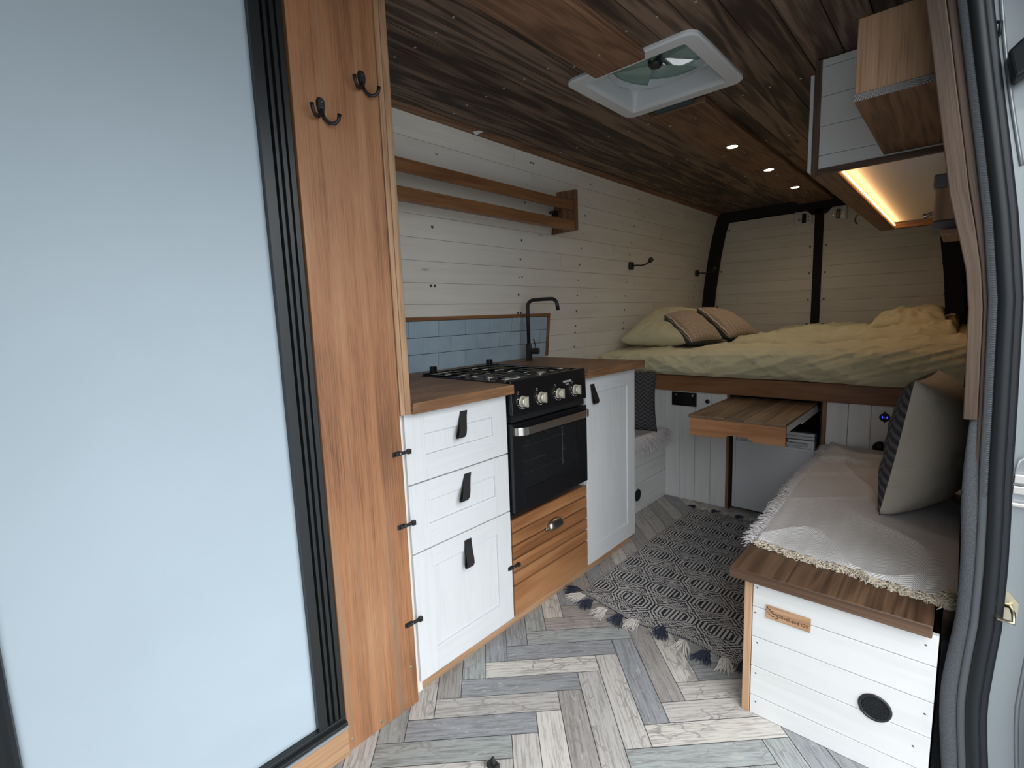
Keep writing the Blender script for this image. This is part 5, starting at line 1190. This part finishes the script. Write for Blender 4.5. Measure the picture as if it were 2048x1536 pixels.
# painted van body beside the doorway
mb = MB(); zj = [-.2 + k * .08 for k in range(30)]
def xj(z): return xe(z) - .012
strip(mb, zj, lambda z: xj(z), lambda z: xe(z) + .07, 1.392, 1.47, r=0)
strip(mb, zj, lambda z: xe(z) + .07, lambda z: xe(z) + .085, 1.33, 1.47, r=0)
strip(mb, zj, lambda z: xe(z) + .0851, lambda z: xe(z) + .19, 1.318, 1.34, r=0)
vb = struct(mb.build('wall_doorway', M['vanpaint'], bevel=.004, seg=3, weld=True))
mb = MB(); mb.tube([(xe(z) + .022 + .006 * math.sin(z * 7), 1.390, z) for z in [1.40 + .02 * k for k in range(28)]], .0035, 8); mb.tube([(xe(z) + .052, 1.391, z) for z in [k * .05 for k in range(11)]], .004, 8)
mb.tube([(xe(1.08) + .014, 1.39, 1.10), (xe(1.08) + .03, 1.388, 1.10), (xe(1.08) + .033, 1.388, 1.08), (xe(1.0) + .03, 1.389, .98)], .0025, 8)
mb.build('pressed_ridge', M['vanpaint'], vb, smooth=True)
st = thing('lock_striker', 'brass-coloured door lock striker plate on the silver van pillar at the right edge', 'striker', (.10, 1.391, .52))
mb = MB(); P_ = [(math.cos(a) * (.026 if abs(math.cos(a)) > .5 else .022), math.sin(a) * .036) for a in [PI / 8 + k * PI / 4 for k in range(8)]]
xc = .094; zc = .515
f0 = [(xc + p[0], 1.3915, zc + p[1]) for p in P_]; f1 = [(xc + p[0], 1.3865, zc + p[1]) for p in P_]
mb.face(f1); 
for k in range(8): mb.face([f0[k], f0[(k + 1) % 8], f1[(k + 1) % 8], f1[k]])
pl = mb.build('plate', M['brass'], st, bevel=.001)
for zz_ in (.022, -.022): lathe_obj('bolt', (xc - .006, 1.3865, zc + zz_), (0, -1, 0), [(.008, 0), (.0075, .004), (.005, .004), (.004, .002), (0, .002)], M['steeldark'], pl, 16)
mb = MB(); mb.tube([(xc - .012, 1.386, zc + .002), (xc + .012, 1.384, zc + .004), (xc + .016, 1.360, zc + .002), (xc + .016, 1.345, zc - .012), (xc - .004, 1.348, zc - .012), (xc - .012, 1.386, zc - .012)], .0038, 10); mb.build('hoop', M['brass'], st, smooth=True)
dr_ = thing('door_rail', 'grey steel sliding-door rail end on the van pillar above the striker', 'rail', (.115, 1.39, .76))
mb = MB()
for z, h_ in ((.782, .020), (.758, .018), (.733, .010)): mb.box(.0905, .155, 1.378 if h_ != .018 else 1.386, 1.395, z, z + h_, 'x')
mb.build('rail_channel', M['chrome'], dr_, bevel=.003)
mb = MB(); mb.tube([(.094, 1.385, .805), (.098, 1.380, .83), (.108, 1.378, .838), (.112, 1.378, .825)], .002, 6); mb.build('spring_clip', M['whiteplastic'], dr_, smooth=True)
sb_ = thing('door_stop', 'chunky black rubber stop block at the top right edge', 'door stop', (.07, 1.36, 1.57))
mb = MB(); mb.hexa([(.038, 1.345, 1.545), (.12, 1.335, 1.60), (.12, 1.39, 1.60), (.038, 1.39, 1.545), (.026, 1.350, 1.600), (.12, 1.34, 1.68), (.12, 1.39, 1.68), (.026, 1.39, 1.600)], 0)
mb.build('stop_block', M['rubber'], sb_, bevel=.006, seg=3)
cb_ = MB(); cb_.tube([(-.004, 1.388, 1.655), (.006, 1.378, 1.668), (.014, 1.374, 1.662), (.014, 1.376, 1.645), (.004, 1.388, 1.632)], .0035, 8)
tag(cb_.build('cable_loop', M['rubber'], smooth=True), 'short loop of black cable on the silver pillar above the door stop', 'cable')
# ground outside the van
mb = MB(); mb.face([(-8, -9, -.55), (9, -9, -.55), (9, 9, -.55), (-8, 9, -.55)]); struct(mb.build('ground', M['ground'], loc=(0, 0, -.55)))
mb = MB(); mb.box(-1.9, .10, -.5, 4.75, -.12, -.006, 'y'); mb.box(.021, .10, -.45, 1.40, -.006, -.001, 'y'); struct(mb.build('floor_sill', M['frame_black']))
